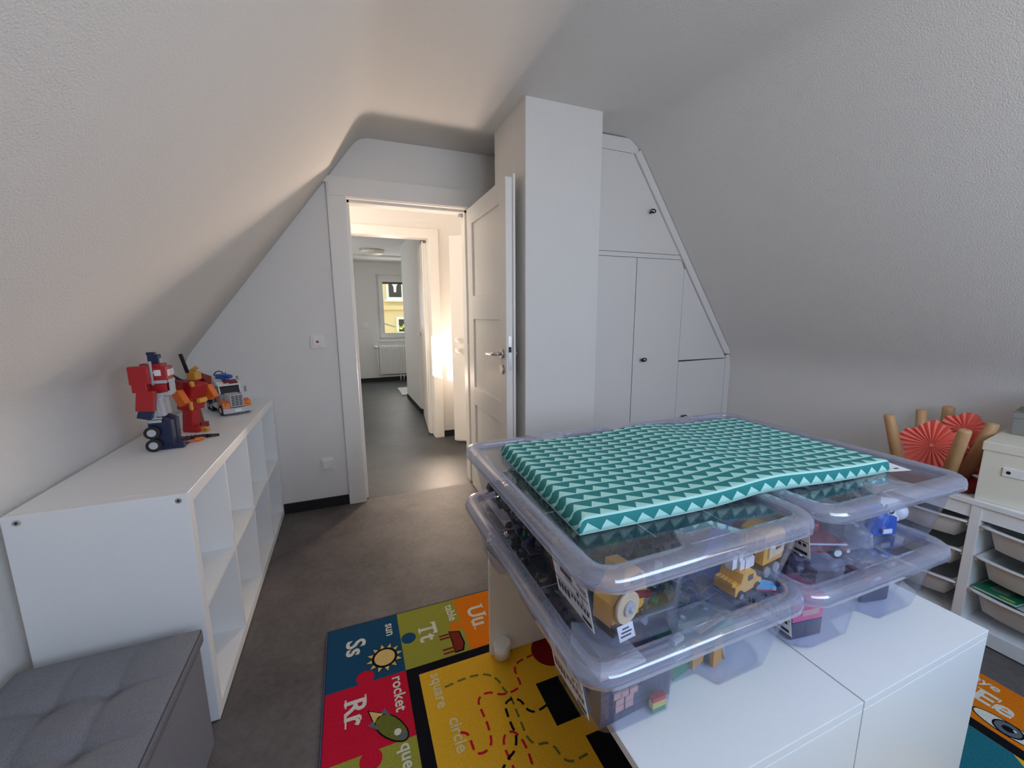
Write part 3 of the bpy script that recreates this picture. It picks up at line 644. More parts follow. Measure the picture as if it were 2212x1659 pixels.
letters('Uu', 0.860, 0.182, 0.098, [(-0.04, 0.655, 0.24, 0.71), (0.46, 0.655, 0.74, 0.71), (0.74, 0.47, 0.90, 0.52), (1.20, 0.0, 1.36, 0.05)])
letters('Rr', 0.369, -0.092, 0.096, [(-0.05, 0.0, 0.28, 0.055), (-0.05, 0.65, 0.2, 0.70), (0.50, 0.0, 0.72, 0.055), (0.72, 0.0, 1.02, 0.05), (0.70, 0.47, 0.86, 0.52)])
text('rocket', 0.524, -0.054, 0.052, 'cream', 'word_print', rg, bold=0.001)
text('queen', 0.524, -0.300, 0.052, 'cream', 'word_print', rg, bold=0.001)
letters('Qq', 0.369, -0.345, 0.096)
text('square', 0.652, -0.094, 0.052, 'pale', 'word_print', rg, bold=0.001)
text('circle', 0.676, -0.278, 0.052, 'pale', 'word_print', rg, bold=0.001)
letters('Ee', 2.316, -0.850, 0.096, [(-0.03, 0.0, 0.2, 0.055), (-0.03, 0.65, 0.2, 0.70), (0.52, 0.0, 0.57, 0.2), (0.50, 0.5, 0.55, 0.7)])
text('eye', 2.412, -0.815, 0.050, 'cream', 'word_print', rg, bold=0.001)
# pictures on the rug
def pic(name, poly, col, z): return MB().prism(poly, 'z', 0.006, z).build(name, CP[col], rg)
sc = (0.507, 0.045)
tri = MB(); trb = MB()
for k in range(12):
    a = 2 * pi * k / 12 + 0.1; d = Vector((cos(a), sin(a))); n = Vector((-d.y, d.x)); c = Vector(sc)
    tri.prism([tuple(c + d * 0.046 + n * 0.008), tuple(c + d * 0.046 - n * 0.008), tuple(c + d * 0.066)], 'z', 0.006, 0.0094)
    trb.prism([tuple(c + d * 0.040 + n * 0.012), tuple(c + d * 0.040 - n * 0.012), tuple(c + d * 0.071)], 'z', 0.006, 0.0090)
trb.build('sun_outline', CP['black'], rg); tri.build('sun_rays', CP['sand'], rg)
pic('sun_outline', disc(*sc, 0.042), 'black', 0.0092); pic('sun_face', disc(*sc, 0.037), 'sand', 0.0096)
# rocket: nose towards -y, slightly turned
rcx, rcy, ra = 0.500, -0.232, radians(-52)
def rk(pts): return [(rcx + p[0] * cos(ra) - p[1] * sin(ra), rcy + p[0] * sin(ra) + p[1] * cos(ra)) for p in pts]
hull = [(0.075 * cos(t) - 0.004 if cos(t) > 0 else 0.055 * cos(t), 0.029 * sin(t)) for t in [2 * pi * k / 24 for k in range(24)]]
pic('rocket_outline', rk([(p[0] * 1.07, p[1] * 1.16) for p in hull]), 'black', 0.0090); pic('rocket_hull', rk(hull), 'olive', 0.0094)
pic('rocket_nose', rk([(0.050, -0.020), (0.071, 0.0), (0.050, 0.020), (0.046, 0.0)]), 'grey', 0.0096); pic('rocket_window', rk(disc(0.034, 0.0, 0.011, 14)), 'cream', 0.0097)
pic('rocket_fin', rk([(-0.02, 0.026), (-0.06, 0.034), (-0.058, 0.016)]), 'grey', 0.0096); pic('rocket_fin', rk([(-0.02, -0.026), (-0.06, -0.034), (-0.058, -0.016)]), 'grey', 0.0096)
pic('flame_outline', rk([(-0.048, 0.022), (-0.048, -0.022), (-0.102, 0.0)]), 'black', 0.0088); pic('rocket_flame', rk([(-0.050, 0.018), (-0.050, -0.018), (-0.094, 0.0)]), 'sand', 0.0094)
# table picture
pic('table_outline', [(0.757, 0.080), (0.757, -0.034), (0.792, -0.034), (0.805, 0.0), (0.800, 0.066)], 'black', 0.0090)
pic('table_top', [(0.761, 0.074), (0.761, -0.028), (0.787, -0.028), (0.799, 0.0), (0.795, 0.062)], 'brown', 0.0094)
for yy in (0.066, 0.05, -0.006, -0.024): pic('table_leg', rect(0.716, yy - 0.004, 0.760, yy + 0.004), 'brown', 0.0093)
# eye picture
ec = (2.262, -0.955)
eyeo = [(ec[0] + 0.030 * sin(t) * (1.0), ec[1] + 0.075 * cos(t)) for t in [2 * pi * k / 24 for k in range(24)]]
pic('eye_outline', [(ec[0] + (p[0] - ec[0]) * 1.14, ec[1] + (p[1] - ec[1]) * 1.06) for p in eyeo], 'black', 0.0090); pic('eye_white', eyeo, 'cream', 0.0092)
pic('eye_ring', disc(*ec, 0.033), 'black', 0.0094); pic('eye_iris', disc(*ec, 0.028), 'grey', 0.0096); pic('eye_pupil', disc(*ec, 0.013), 'black', 0.0098); pic('eye_glint', disc(ec[0] + 0.008, ec[1] - 0.012, 0.004, 10), 'cream', 0.0100)

# ================================================================== BENCHES UNDER THE BINS
def bench(x0, x1, label, side):
    b = thing('storage_bench', label, 'bench', ((x0 + x1) / 2, -0.532, 0.0), 0, 'white benches under the clear bins')
    w = (x1 - x0) / 2; L = 0.45
    MB().box(-w, -L, 0.480, w, L, 0.4995, 0.0012).build('top_board', white_lam, b)
    MB().box(-w, -L, 0.010, w, -L + 0.018, 0.4788, 0.0012).build('end_panel', white_lam, b)
    MB().box(-w, L - 0.018, 0.010, w, L, 0.4788, 0.0012).build('end_panel', white_lam, b)
    xb = w - 0.022 if side < 0 else -w + 0.006
    MB().box(xb, -L + 0.019, 0.030, xb + 0.016, L - 0.019, 0.4785).build('back_panel', white_lam, b)
    for sy in (-1, 1):
        for xx in (side * (w - 0.035),):
            y = sy * (L - 0.045)
            c = MB(); c.cyl((xx, y, 0.028), (xx, y, 0.080), 0.031, 24); co = c.build('foot', white_pl, b)
            MB().sphere((xx + 0.006, y - 0.004, 0.026), 0.0175, 14, 8).build('glide', white_pl, co)
    return b
bench(0.877, 1.3765, 'left white bench standing on the rug under the clear bins', -1)
bench(1.3805, 1.880, 'right white bench standing on the rug nearest the tray storage unit', 1)

# ================================================================== CLEAR BINS
def side_pts(w, l, r, n, rx, ry, dx, dy):
    """closed outline, counter-clockwise; the middle of each side can be set inwards: rx, ry = half width of that part as a fraction, dx, dy = how far"""
    P = []
    def msk(t, q): return 1.0 - sstep(q, q + 0.07, abs(t)) if q > 0 else 0.0
    hx, hy = w / 2, l / 2
    for k in range(n):   # right side, up
        t = -1 + 2 * k / (n - 1); P.append((hx - dy * msk(t, ry), t * (hy - r)))
    P += [(hx - r + r * cos(a), hy - r + r * sin(a)) for a in [pi / 2 * k / 6 for k in range(1, 6)]]
    for k in range(n):
        t = 1 - 2 * k / (n - 1); P.append((t * (hx - r), hy - dx * msk(t, rx)))
    P += [(-hx + r + r * cos(a), hy - r + r * sin(a)) for a in [pi / 2 + pi / 2 * k / 6 for k in range(1, 6)]]
    for k in range(n):
        t = 1 - 2 * k / (n - 1); P.append((-hx + dy * msk(t, ry), t * (hy - r)))
    P += [(-hx + r + r * cos(a), -hy + r + r * sin(a)) for a in [pi + pi / 2 * k / 6 for k in range(1, 6)]]
    for k in range(n):
        t = -1 + 2 * k / (n - 1); P.append((t * (hx - r), -hy + dx * msk(t, rx)))
    P += [(hx - r + r * cos(a), -hy + r + r * sin(a)) for a in [3 * pi / 2 + pi / 2 * k / 6 for k in range(1, 6)]]
    return P
BW, BL, BH = 0.575, 0.780, 0.185
def make_bin(loc, rz, label):
    b = thing('storage_bin', label, 'storage bin', loc, rz, 'clear plastic bins on the benches')
    n = 34
    def ring(z, w, l, r, dx, dy): return [(p[0], p[1], z) for p in side_pts(w, l, r, n, 0.30, 0.58, dx, dy)]
    w0, l0, w1, l1 = 0.468, 0.690, 0.535, 0.742
    R = []
    for z in (0.0, 0.003, 0.010, 0.05, 0.10, 0.125, 0.140, 0.160):
        t = z / 0.160; ins = 0.014 if z == 0 else (0.004 if z == 0.003 else 0)
        k = 1 - sstep(0.105, 0.142, z)
        R.append(ring(z, w0 + (w1 - w0) * t - 2 * ins, l0 + (l1 - l0) * t - 2 * ins, 0.052, 0.040 * k, 0.034 * k))
    m = MB().rings(R, cap0=True)
    o = m.build('body', clear_body, b); md = o.modifiers.new('thick', 'SOLIDIFY'); md.thickness = 0.0016; md.offset = -1
    # rim of the body under the lid
    m = MB().rings([ring(z, w, l, 0.056, 0, 0) for z, w, l in ((0.150, 0.537, 0.744), (0.158, 0.546, 0.753), (0.161, 0.552, 0.759), (0.156, 0.556, 0.763))])
    m.build('body_rim', clear_rim, b)
    # lid: outer flange, flat rim, step down to the panel with an inward tab in the middle of the short sides
    def lring(z, off, r): return [(p[0], p[1], z) for p in side_pts(BW - 2 * off, BL - 2 * off, r, n, 0, 0, 0, 0)]
    def tring(z, off, r, d): return [(p[0], p[1], z) for p in side_pts(BW - 2 * off, BL - 2 * off, r, n, 0.24, 0, d, 0)]
    zt = BH
    m = MB().rings([lring(zt - 0.031, 0.003, 0.066), lring(zt - 0.029, 0.000, 0.069), lring(zt - 0.016, 0.000, 0.069), lring(zt - 0.007, 0.003, 0.066), lring(zt - 0.002, 0.009, 0.06), lring(zt, 0.016, 0.053),
                    tring(zt, 0.036, 0.034, 0.048), tring(zt - 0.002, 0.039, 0.031, 0.048), tring(zt - 0.012, 0.042, 0.028, 0.048)])
    o = m.build('lid_rim', clear_rim, b); md = o.modifiers.new('thick', 'SOLIDIFY'); md.thickness = 0.0016; md.offset = -1
    pts = tring(zt - 0.012, 0.0425, 0.028, 0.048)
    m = MB().rings([[(p[0], p[1], p[2] - 0.002) for p in pts], pts], True, True, smooth=False)
    po = m.build('lid_panel', clear_panel, b)
    r_ = MB()
    for y in (-0.13, 0.13): r_.box(-BW / 2 + 0.045, y - 0.0012, zt - 0.0118, BW / 2 - 0.045, y + 0.0012, zt - 0.0105)
    for x in (-0.085, 0.085): r_.box(x - 0.001, -BL / 2 + 0.092, zt - 0.0118, x + 0.001, BL / 2 - 0.092, zt - 0.0108)
    r_.build('lid_ridge', clear_rim, po)
    for sy in (-1, 1):
        h = MB()
        for x in (-0.030, 0.030): h.box(x - 0.004, sy * (BL / 2 - 0.062) - 0.003, zt - 0.0002, x + 0.004, sy * (BL / 2 - 0.062) + 0.003, zt + 0.0015)
        h.tube([(-0.058, sy * (BL / 2 - 0.034), zt + 0.0002), (0.058, sy * (BL / 2 - 0.034), zt + 0.0002)], 0.0012, 6)
        h.build('tab_moulding', clear_rim, b)
    # paper sticker near the front end of the left side
    T = Matrix.Translation((-0.2505, -0.263, 0.088)) @ Matrix.Rotation(radians(-12), 4, 'Y')
    lb = MB().box(-0.0006, -0.066, -0.050, 0.0, 0.066, 0.050, T=T).build('sticker', paper, b)
    pr = MB()
    def q(y0, z0, y1, z1): pr.box(-0.0012, y0, z0, -0.0005, y1, z1, T=T)
    q(-0.010, 0.018, 0.034, 0.036); q(-0.064, 0.012, 0.020, 0.0132); q(-0.064, -0.010, 0.066, -0.0090); q(-0.042, -0.010, -0.041, 0.012)
    for k in range(6): q(-0.058 + k * 0.011, -0.022, -0.051 + k * 0.011, -0.014)
    for k in range(4): q(0.012 + k * 0.012, -0.034, 0.020 + k * 0.012, -0.016)
    q(-0.060, -0.044, -0.030, -0.036); q(-0.030, 0.000, -0.022, 0.008); q(0.046, 0.026, 0.060, 0.028); q(-0.060, 0.030, -0.030, 0.0315); q(-0.060, 0.024, -0.036, 0.0252)
    pr.build('sticker_print', ink, lb)
    return b
ZB = 0.5005; ZU = 0.674
bin0 = make_bin((1.062, -0.506, ZB), 0.004, 'bottom clear bin of the left stack holding the slate brick wall')
copy_tree(bin0, (1.605, -0.518, ZB), radians(-0.9), 'bottom clear bin of the right stack holding the pink box')
copy_tree(bin0, (1.070, -0.502, ZU), radians(0.3), 'top clear bin of the left stack holding the yellow taxi')
copy_tree(bin0, (1.660, -0.505, ZU), radians(-1.0), 'top clear bin of the right stack holding the bagged red car')
sl = thing('paper_slip', 'white printed paper slip on the lid of the right top bin beside the cushion', 'paper', (1.822, -0.745, ZU + BH - 0.0119), radians(-14))
MB().box(-0.055, -0.036, 0, 0.055, 0.036, 0.0006).build('sheet', paper, sl)
m = MB(); m.box(-0.015, 0.018, 0.0006, 0.006, 0.026, 0.0009); m.box(0.012, 0.012, 0.0006, 0.022, 0.02, 0.0009); m.box(0.020, -0.022, 0.0006, 0.034, -0.016, 0.0009)
for k in range(3): m.box(-0.04, -0.004 - k * 0.008, 0.0006, 0.01, -0.003 - k * 0.008, 0.0009)
m.build('print', ink, sl)

# ================================================================== CUSHION
cu = thing('seat_cushion', 'flat turquoise zigzag cushion lying across both top bins', 'cushion', (1.335, -0.512, ZU + BH - 0.0108), radians(-2.2))
CL_, CW_, CT = 0.945, 0.490, 0.034
nx, ny = 90, 30
def cbot(x, y):
    bump = 0.0125 * exp(-((x - 0.030) / 0.12) ** 2)
    return bump + 0.004 * exp(-((x - 0.16) / 0.14) ** 2 - ((y + CW_ / 2) / 0.10) ** 2)
def ctop(x, y):
    z = 0.0
    for e, r in ((CL_ / 2 - abs(x), 0.016), (CW_ / 2 - abs(y), 0.0035)):
        if e < r: z -= r - sqrt(max(0, r * r - (r - e) ** 2))
    z += CT + 0.001 * sin(x * 17 + y * 9) * sin(y * 11 - 1)
    return z + cbot(x, y)
me = MB(); V = []; UV = []
PU, PV = 0.0425, 0.0335
for j in range(ny + 1):
    for i in range(nx + 1):
        # cluster samples towards the edges
        a = -1 + 2 * i / nx; b_ = -1 + 2 * j / ny
        a = math.copysign(1 - (1 - abs(a)) ** 1.25, a); b_ = math.copysign(1 - (1 - abs(b_)) ** 1.9, b_)
        x = a * CL_ / 2; y = b_ * CW_ / 2
        V.append((x, y, ctop(x, y))); UV.append(((x) / PU, (y + CW_ / 2) / PV))
F = [(j * (nx + 1) + i, j * (nx + 1) + i + 1, (j + 1) * (nx + 1) + i + 1, (j + 1) * (nx + 1) + i) for j in range(ny) for i in range(nx)]
edge = [(i, 0) for i in range(nx)] + [(nx, j) for j in range(ny)] + [(i, ny) for i in range(nx, 0, -1)] + [(0, j) for j in range(ny, 0, -1)]
base = len(V); ne = len(edge)
for lev in (1, 2, 3):
    for (i, j) in edge:
        x, y, z = V[j * (nx + 1) + i]; u, v = UV[j * (nx + 1) + i]
        zb = cbot(x, y) ; z2 = zb + (z - zb) * (1 - lev / 3)
        bul = 1 + 0.003 * sin(pi * lev / 3)
        drop = (z - z2)
        if j == 0: v2 = v - 0.98 * lev / 3; u2 = u
        elif j == ny: v2 = v + drop / PV; u2 = u
        else: v2 = v - drop / PV * 0.9; u2 = u + (drop / PU if i == nx else -drop / PU)
        V.append((x * bul, y * bul, z2)); UV.append((u2, v2))
for lev in range(3):
    for k in range(ne):
        if lev == 0:
            i, j = edge[k]; i2, j2 = edge[(k + 1) % ne]; a = j * (nx + 1) + i; b_ = j2 * (nx + 1) + i2
        else: a = base + (lev - 1) * ne + k; b_ = base + (lev - 1) * ne + (k + 1) % ne
        F.append((a, base + lev * ne + k, base + lev * ne + (k + 1) % ne, b_))
F.append([base + 2 * ne + k for k in range(ne)][::-1])
cm = bpy.data.meshes.new('cover'); cm.from_pydata(V, [], F); cm.materials.append(zig)
ul = cm.uv_layers.new(name='UVMap')
for lp_ in cm.loops: ul.data[lp_.index].uv = UV[lp_.vertex_index]
cm.polygons.foreach_set('use_smooth', [True] * len(cm.polygons))
bm = bmesh.new(); bm.from_mesh(cm); bmesh.ops.recalc_face_normals(bm, faces=bm.faces[:]); bm.to_mesh(cm); bm.free()
co = bpy.data.objects.new('cover', cm); COL.objects.link(co); co.parent = cu
pts = [V[base + 2 * ne + k] for k in range(ne)]
MB().tube([(p[0] * 1.002, p[1] * 1.003, p[2] + 0.001) for p in pts + [pts[0]]], 0.0016, 6, False).build('seam', mat('seam_teal', (0.30, 0.48, 0.45), 0.8), cu)

# ================================================================== BRICK TOYS
def stud_brick(mb, c, s, T=None, studs=True):
    """one studded brick: centre of the base c, size s"""
    x0, y0, z0 = c[0] - s[0] / 2, c[1] - s[1] / 2, c[2]
    mb.box(x0, y0, z0, x0 + s[0], y0 + s[1], z0 + s[2], 0.0, T)
    if studs:
        nx_ = max(1, round(s[0] / 0.008)); ny_ = max(1, round(s[1] / 0.008))
        if nx_ * ny_ > 60: return
        for i in range(nx_):
            for j in range(ny_):
                px, py = x0 + (i + 0.5) * s[0] / nx_, y0 + (j + 0.5) * s[1] / ny_
                ring = [(px + 0.0024 * cos(2 * pi * k / 6), py + 0.0024 * sin(2 * pi * k / 6)) for k in range(6)]
                vs = [(p[0], p[1], z0 + s[2]) for p in ring] + [(p[0], p[1], z0 + s[2] + 0.0018) for p in ring]
                if T is not None: vs = [tuple(T @ Vector(v)) for v in vs]
                mb.add(vs, [[6, 7, 8, 9, 10, 11]] + [[k, (k + 1) % 6, 6 + (k + 1) % 6, 6 + k] for k in range(6)])
def toy(name, label, cat, loc, rz, parts, group=None, tilt=None):
    """parts: list of (part name, colour, list of shapes); shape = ('b', centre, size) studded brick | ('x', centre, size) plain block | ('c', a, b, r) | ('s', c, r) | ('p', poly, axis, a, b)"""
    t = thing(name, label, cat, loc, rz, group)
    if tilt: t.rotation_euler = (tilt[0], tilt[1], rz)
    for pn, col, shapes in parts:
        m = MB()
        for sh in shapes:
            if sh[0] == 'b': stud_brick(m, sh[1], sh[2])
            elif sh[0] == 'x': m.cbox((sh[1][0], sh[1][1], sh[1][2] + sh[2][2] / 2), sh[2], min(sh[2]) * 0.12)
            elif sh[0] == 'c': m.cyl(sh[1], sh[2], sh[3], 18)
            elif sh[0] == 's': m.sphere(sh[1], sh[2])
            elif sh[0] == 'p': m.prism(sh[1], sh[2], sh[3], sh[4])
            elif sh[0] == 't': m.tube(sh[1], sh[2], 8)
        m.build(pn, C[col] if isinstance(col, str) else col, t)
    return t
zu = ZU + 0.0035; zl = ZB + 0.0035
def wheels(xs, ys, r, w, z): return [('c', (x, y - w / 2, z), (x, y + w / 2, z), r) for x in xs for y in ys]
# ---- left top bin
toy('toy_helicopter', 'yellow brick helicopter with a round cream rotor disc in the left top bin', 'toy', (0.912, -0.785, zu), radians(14), [
    ('hull', 'yellow', [('p', [(-0.035, 0.012), (0.045, 0.012), (0.062, 0.030), (0.066, 0.060), (0.055, 0.095), (0.030, 0.118), (-0.005, 0.125), (-0.005, 0.085), (-0.035, 0.060)], 'y', -0.02, 0.028)]),
    ('landing_gear', 'black', [('x', (0.01, 0.0, 0.0), (0.10, 0.055, 0.008)), ('c', (-0.03, -0.02, 0.008), (-0.03, -0.02, 0.02), 0.006), ('c', (0.05, -0.02, 0.008), (0.05, -0.02, 0.02), 0.006)]),
    ('side_bar', 'dred', [('t', [(-0.01, -0.026, 0.075), (0.03, -0.028, 0.062), (0.062, -0.028, 0.05)], 0.007)]),
    ('window_brick', 'brown', [('b', (0.028, -0.022, 0.085), (0.030, 0.012, 0.014))]),
    ('rotor_disc', mat('brick_cream', (0.80, 0.62, 0.38), 0.4), [('c', (-0.012, -0.031, 0.058), (-0.012, -0.038, 0.058), 0.031)]),
    ('rotor_hub', 'lgrey', [('c', (-0.012, -0.037, 0.058), (-0.012, -0.043, 0.058), 0.0145), ('s', (-0.012, -0.044, 0.058), 0.006)])])
tg = thing('paper_tag', 'small white printed tag standing at the front of the left top bin', 'tag', (0.905, -0.832, zu), radians(6))
MB().box(-0.019, 0, 0.0, 0.019, 0.0008, 0.026, T=Matrix.Rotation(radians(-22), 4, 'X')).build('card', paper, tg)
m = MB()
for k, (a, b_) in enumerate(((-0.015, 0.010), (-0.012, 0.013), (-0.008, 0.008))): m.box(a, -0.0005, 0.006 + k * 0.006, b_, 0.0, 0.0085 + k * 0.006, T=Matrix.Rotation(radians(-22), 4, 'X'))
m.build('print', ink, tg)
toy('toy_taxi', 'yellow brick taxi carrying white blocks in the left top bin', 'toy', (1.214, -0.806, zu), radians(8), [
    ('body', 'yellow', [('p', [(-0.046, 0.012), (0.046, 0.012), (0.048, 0.026), (0.030, 0.034), (0.020, 0.052), (-0.022, 0.056), (-0.030, 0.036), (-0.048, 0.034)], 'y', -0.024, 0.024), ('b', (-0.046, 0, 0.034), (0.014, 0.040, 0.008))]),
    ('window', 'dgrey', [('x', (0.004, -0.0245, 0.036), (0.016, 0.002, 0.012))]),
    ('wheel', rubber, wheels((-0.030,), (-0.024, 0.024), 0.011, 0.008, 0.011)), ('wheel', rubber, wheels((0.030,), (-0.024, 0.024), 0.011, 0.008, 0.011)),
    ('hub', 'grey', wheels((-0.030, 0.030), (-0.0285,), 0.006, 0.001, 0.011)),
    ('roof_load', 'white', [('b', (-0.030, 0, 0.062), (0.016, 0.016, 0.030)), ('b', (-0.008, 0, 0.056), (0.016, 0.024, 0.020)), ('b', (0.020, 0, 0.052), (0.032, 0.024, 0.022)), ('b', (-0.010, -0.002, 0.078), (0.012, 0.014, 0.014))])])
toy('toy_camper', 'yellow brick camper with a cream side standing on its tail in the left top bin', 'toy', (1.312, -0.785, zu + 0.012), radians(10), [
    ('shell', 'yellow', [('p', [(-0.042, 0.034), (0.040, 0.028), (0.050, 0.045), (0.050, 0.085), (0.034, 0.103), (-0.010, 0.112), (-0.040, 0.104)], 'y', -0.024, 0.03)]),
    ('side_wall', mat('brick_cream', (0.80, 0.62, 0.38), 0.4), [('x', (0.006, -0.026, 0.045), (0.060, 0.004, 0.034))]),
    ('window', 'brown', [('x', (0.012, -0.029, 0.062), (0.020, 0.002, 0.012))]),
    ('chassis', 'black', [('x', (-0.006, 0.0, 0.016), (0.060, 0.046, 0.014))]),
    ('wheel', 'grey', [('c', (-0.022, -0.027, 0.012), (-0.022, -0.019, 0.012), 0.012)]), ('wheel', 'grey', [('c', (0.016, -0.027, 0.012), (0.016, -0.019, 0.012), 0.012)]),
    ('ladder', 'gold', [('t', [(-0.046, -0.01, 0.04), (-0.050, -0.01, 0.098)], 0.003), ('t', [(-0.046, 0.012, 0.04), (-0.050, 0.012, 0.098)], 0.003)])])
toy('toy_plate', 'blue brick plate leaning behind the yellow taxi', 'toy', (1.225, -0.715, zu), radians(12), [('plate', 'blue', [('b', (0, 0, 0), (0.090, 0.008, 0.120))])], None, (radians(14), 0))
toy('toy_wedge', 'light blue and red brick wedge beside the yellow camper', 'toy', (1.262, -0.822, zu), radians(-30), [
    ('wedge', 'lblue', [('p', [(-0.030, 0.004), (0.030, 0.004), (0.030, 0.012), (-0.030, 0.022)], 'y', -0.010, 0.010)]), ('base', 'red', [('x', (0, 0, 0), (0.064, 0.022, 0.004))])])
toy('toy_wing', 'navy brick wing lying at the front right of the left top bin', 'toy', (1.315, -0.83, zu), radians(10), [('wing', 'navy', [('p', [(-0.03, 0.0), (0.028, -0.010), (0.028, 0.014), (-0.02, 0.03)], 'z', 0.0, 0.006)])])
for k_ in ('sand', 'green', 'lime', 'rose', 'brown', 'tan', 'white', 'lgrey', 'lblue'):  # darker brick copies: murk under the clear lids is put into their colour
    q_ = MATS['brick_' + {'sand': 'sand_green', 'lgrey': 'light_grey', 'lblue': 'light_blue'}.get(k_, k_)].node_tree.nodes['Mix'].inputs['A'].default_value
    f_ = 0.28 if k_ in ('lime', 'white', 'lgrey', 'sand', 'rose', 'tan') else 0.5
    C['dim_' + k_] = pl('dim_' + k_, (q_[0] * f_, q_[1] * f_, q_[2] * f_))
def rubble(name, label, loc, w, l, h, cols, n, seed, group=None):
    """a loose build of many bricks that all sit on one base plate"""
    rnd = random.Random(seed); t = thing(name, label, 'toy', loc, rnd.uniform(-0.15, 0.15), group)
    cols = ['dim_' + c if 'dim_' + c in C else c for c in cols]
    MB().cbox((0, 0, 0.002), (w, l, 0.004)).build('base_plate', C[cols[0]], t)
    by = {c: MB() for c in cols}
    for i in range(n):
        c = cols[i % len(cols)]; s = (0.008 * rnd.choice((2, 2, 3, 4, 6)), 0.008 * rnd.choice((2, 2, 3)), 0.0096 * rnd.choice((0.34, 1, 1, 2)))
        x, y = rnd.uniform(-0.46, 0.46) * w, rnd.uniform(-0.46, 0.46) * l; z = 0.004 + rnd.random() ** 1.6 * h * (1 - 0.5 * (abs(x) / w + abs(y) / l))
        T = Matrix.Translation((x, y, z)) @ Matrix.Rotation(rnd.uniform(0, pi), 4, 'Z') @ Matrix.Rotation(rnd.uniform(-0.5, 0.5), 4, 'X') @ Matrix.Rotation(rnd.uniform(-0.5, 0.5), 4, 'Y')
        stud_brick(by[c], (0, 0, 0), s, T)
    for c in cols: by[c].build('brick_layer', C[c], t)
    return t
rubble('toy_fort', 'sand green brick fort in the middle of the left top bin', (1.035, -0.725, zu), 0.13, 0.15, 0.10, ['sand', 'green', 'dgrey', 'lgrey', 'navy'], 150, 11)
rubble('toy_garden', 'lime and brown brick garden behind the yellow helicopter', (0.955, -0.62, zu), 0.16, 0.12, 0.115, ['brown', 'green', 'lime', 'dgrey', 'slate'], 130, 12)
rubble('toy_castle', 'dark grey brick castle in the left top bin beneath the cushion', (1.16, -0.56, zu), 0.20, 0.18, 0.11, ['dgrey', 'slate', 'grey', 'navy'], 130, 13)
rubble('toy_ruin', 'dark green and pink brick ruin along the left side of the left top bin', (0.925, -0.40, zu), 0.13, 0.26, 0.12, ['dgrey', 'green', 'rose', 'black', 'slate'], 170, 14)
rubble('toy_jungle', 'small dark green brick jungle at the far left corner of the left top bin', (0.925, -0.225, zu), 0.12, 0.10, 0.13, ['green', 'brown', 'sand', 'black'], 90, 15)
rubble('toy_yard', 'slate and blue brick yard at the far right of the left top bin', (1.17, -0.30, zu), 0.22, 0.22, 0.09, ['slate', 'blue', 'dgrey', 'grey'], 120, 16)
# ---- left bottom bin
wl = thing('toy_wall', 'large slate grey brick wall with a white top sheet at the front of the left bottom bin', 'toy', (0.934, -0.776, zl), radians(3))
rnd = random.Random(5)
for r_ in range(7):
    x = -0.088
    off = 0.5 * (r_ % 2)
    while x < 0.086:
        L_ = min(0.086 - x, 0.016 * rnd.choice((2, 3, 3, 4)) - (0.016 if x < -0.08 and off else 0))
        if L_ < 0.006: break
        MB().box(x + 0.0004, -0.052 - rnd.random() * 0.001, 0.001 + r_ * 0.0142, x + L_ - 0.0004, 0.05, 0.0148 + r_ * 0.0142).build('brick', C['slate'], wl); x += L_
MB().prism([(-0.088, 0.101), (0.02, 0.101), (0.02, 0.107), (-0.088, 0.150)], 'y', -0.050, 0.050).build('top_sheet', C['white'], wl)
fp = MB()
for i, (a, b_) in enumerate(((-0.045, 0.030), (-0.022, 0.030), (-0.045, 0.044), (-0.022, 0.044), (-0.034, 0.058), (-0.012, 0.056), (-0.050, 0.060))): fp.box(a - 0.0095, -0.056, b_ - 0.0062, a + 0.0095, -0.052, b_ + 0.0062)
fp.build('stone_face', C['rose'], wl)
toy('toy_brick', 'red, yellow and green striped toy bricks stacked beside the slate wall', 'toy', (0.978, -0.8395, zl), radians(0), [
    ('brick', 'green', [('b', (0, 0, 0), (0.032, 0.012, 0.0096))]), ('brick', 'lime', [('b', (0, 0, 0.0098), (0.032, 0.012, 0.0066))]), ('brick', 'yellow', [('b', (0, 0, 0.0166), (0.032, 0.012, 0.0066))]), ('brick', 'red', [('b', (0, 0, 0.0234), (0.032, 0.012, 0.0090))])])
toy('toy_stadium', 'dark green brick block with tan gables in the middle of the left bottom bin', 'toy', (1.158, -0.750, zl), radians(10), [
    ('block', 'green', [('p', [(-0.115, 0.0), (0.115, 0.0), (0.115, 0.042), (0.100, 0.062), (-0.115, 0.050)], 'y', -0.034, 0.034)]),
    ('gable', 'gold', [('p', [(-0.016, 0.004), (0.016, 0.004), (0.016, 0.070), (0.004, 0.080), (-0.016, 0.074)], 'y', -0.062, -0.054)]),
    ('arch', 'gold', [('p', [(-0.062, 0.006), (-0.026, 0.012), (-0.018, 0.034), (-0.026, 0.060), (-0.046, 0.068), (-0.062, 0.060)], 'y', -0.044, -0.036)]),
    ('roof_rod', 'tan', [('t', [(0.022, -0.064, 0.010), (0.006, -0.058, 0.082)], 0.0035)]),
    ('roof_plate', 'tan', [('b', (0.03, -0.02, 0.062), (0.096, 0.016, 0.004)), ('b', (0.072, 0.02, 0.090), (0.064, 0.016, 0.005))]),
    ('parapet', 'white', [('b', (-0.088, -0.028, 0.042), (0.048, 0.016, 0.010)), ('b', (-0.070, -0.006, 0.055), (0.032, 0.016, 0.010))])])
toy('toy_baseplate', 'bright blue brick base plate lying on top in the left bottom bin', 'toy', (1.135, -0.700, zl + 0.094), radians(10), [('plate', 'blue', [('b', (0, 0, 0), (0.104, 0.064, 0.0035))]), ('corner_clip', 'lblue', [('x', (0.020, -0.020, 0.0035), (0.010, 0.012, 0.010))])])
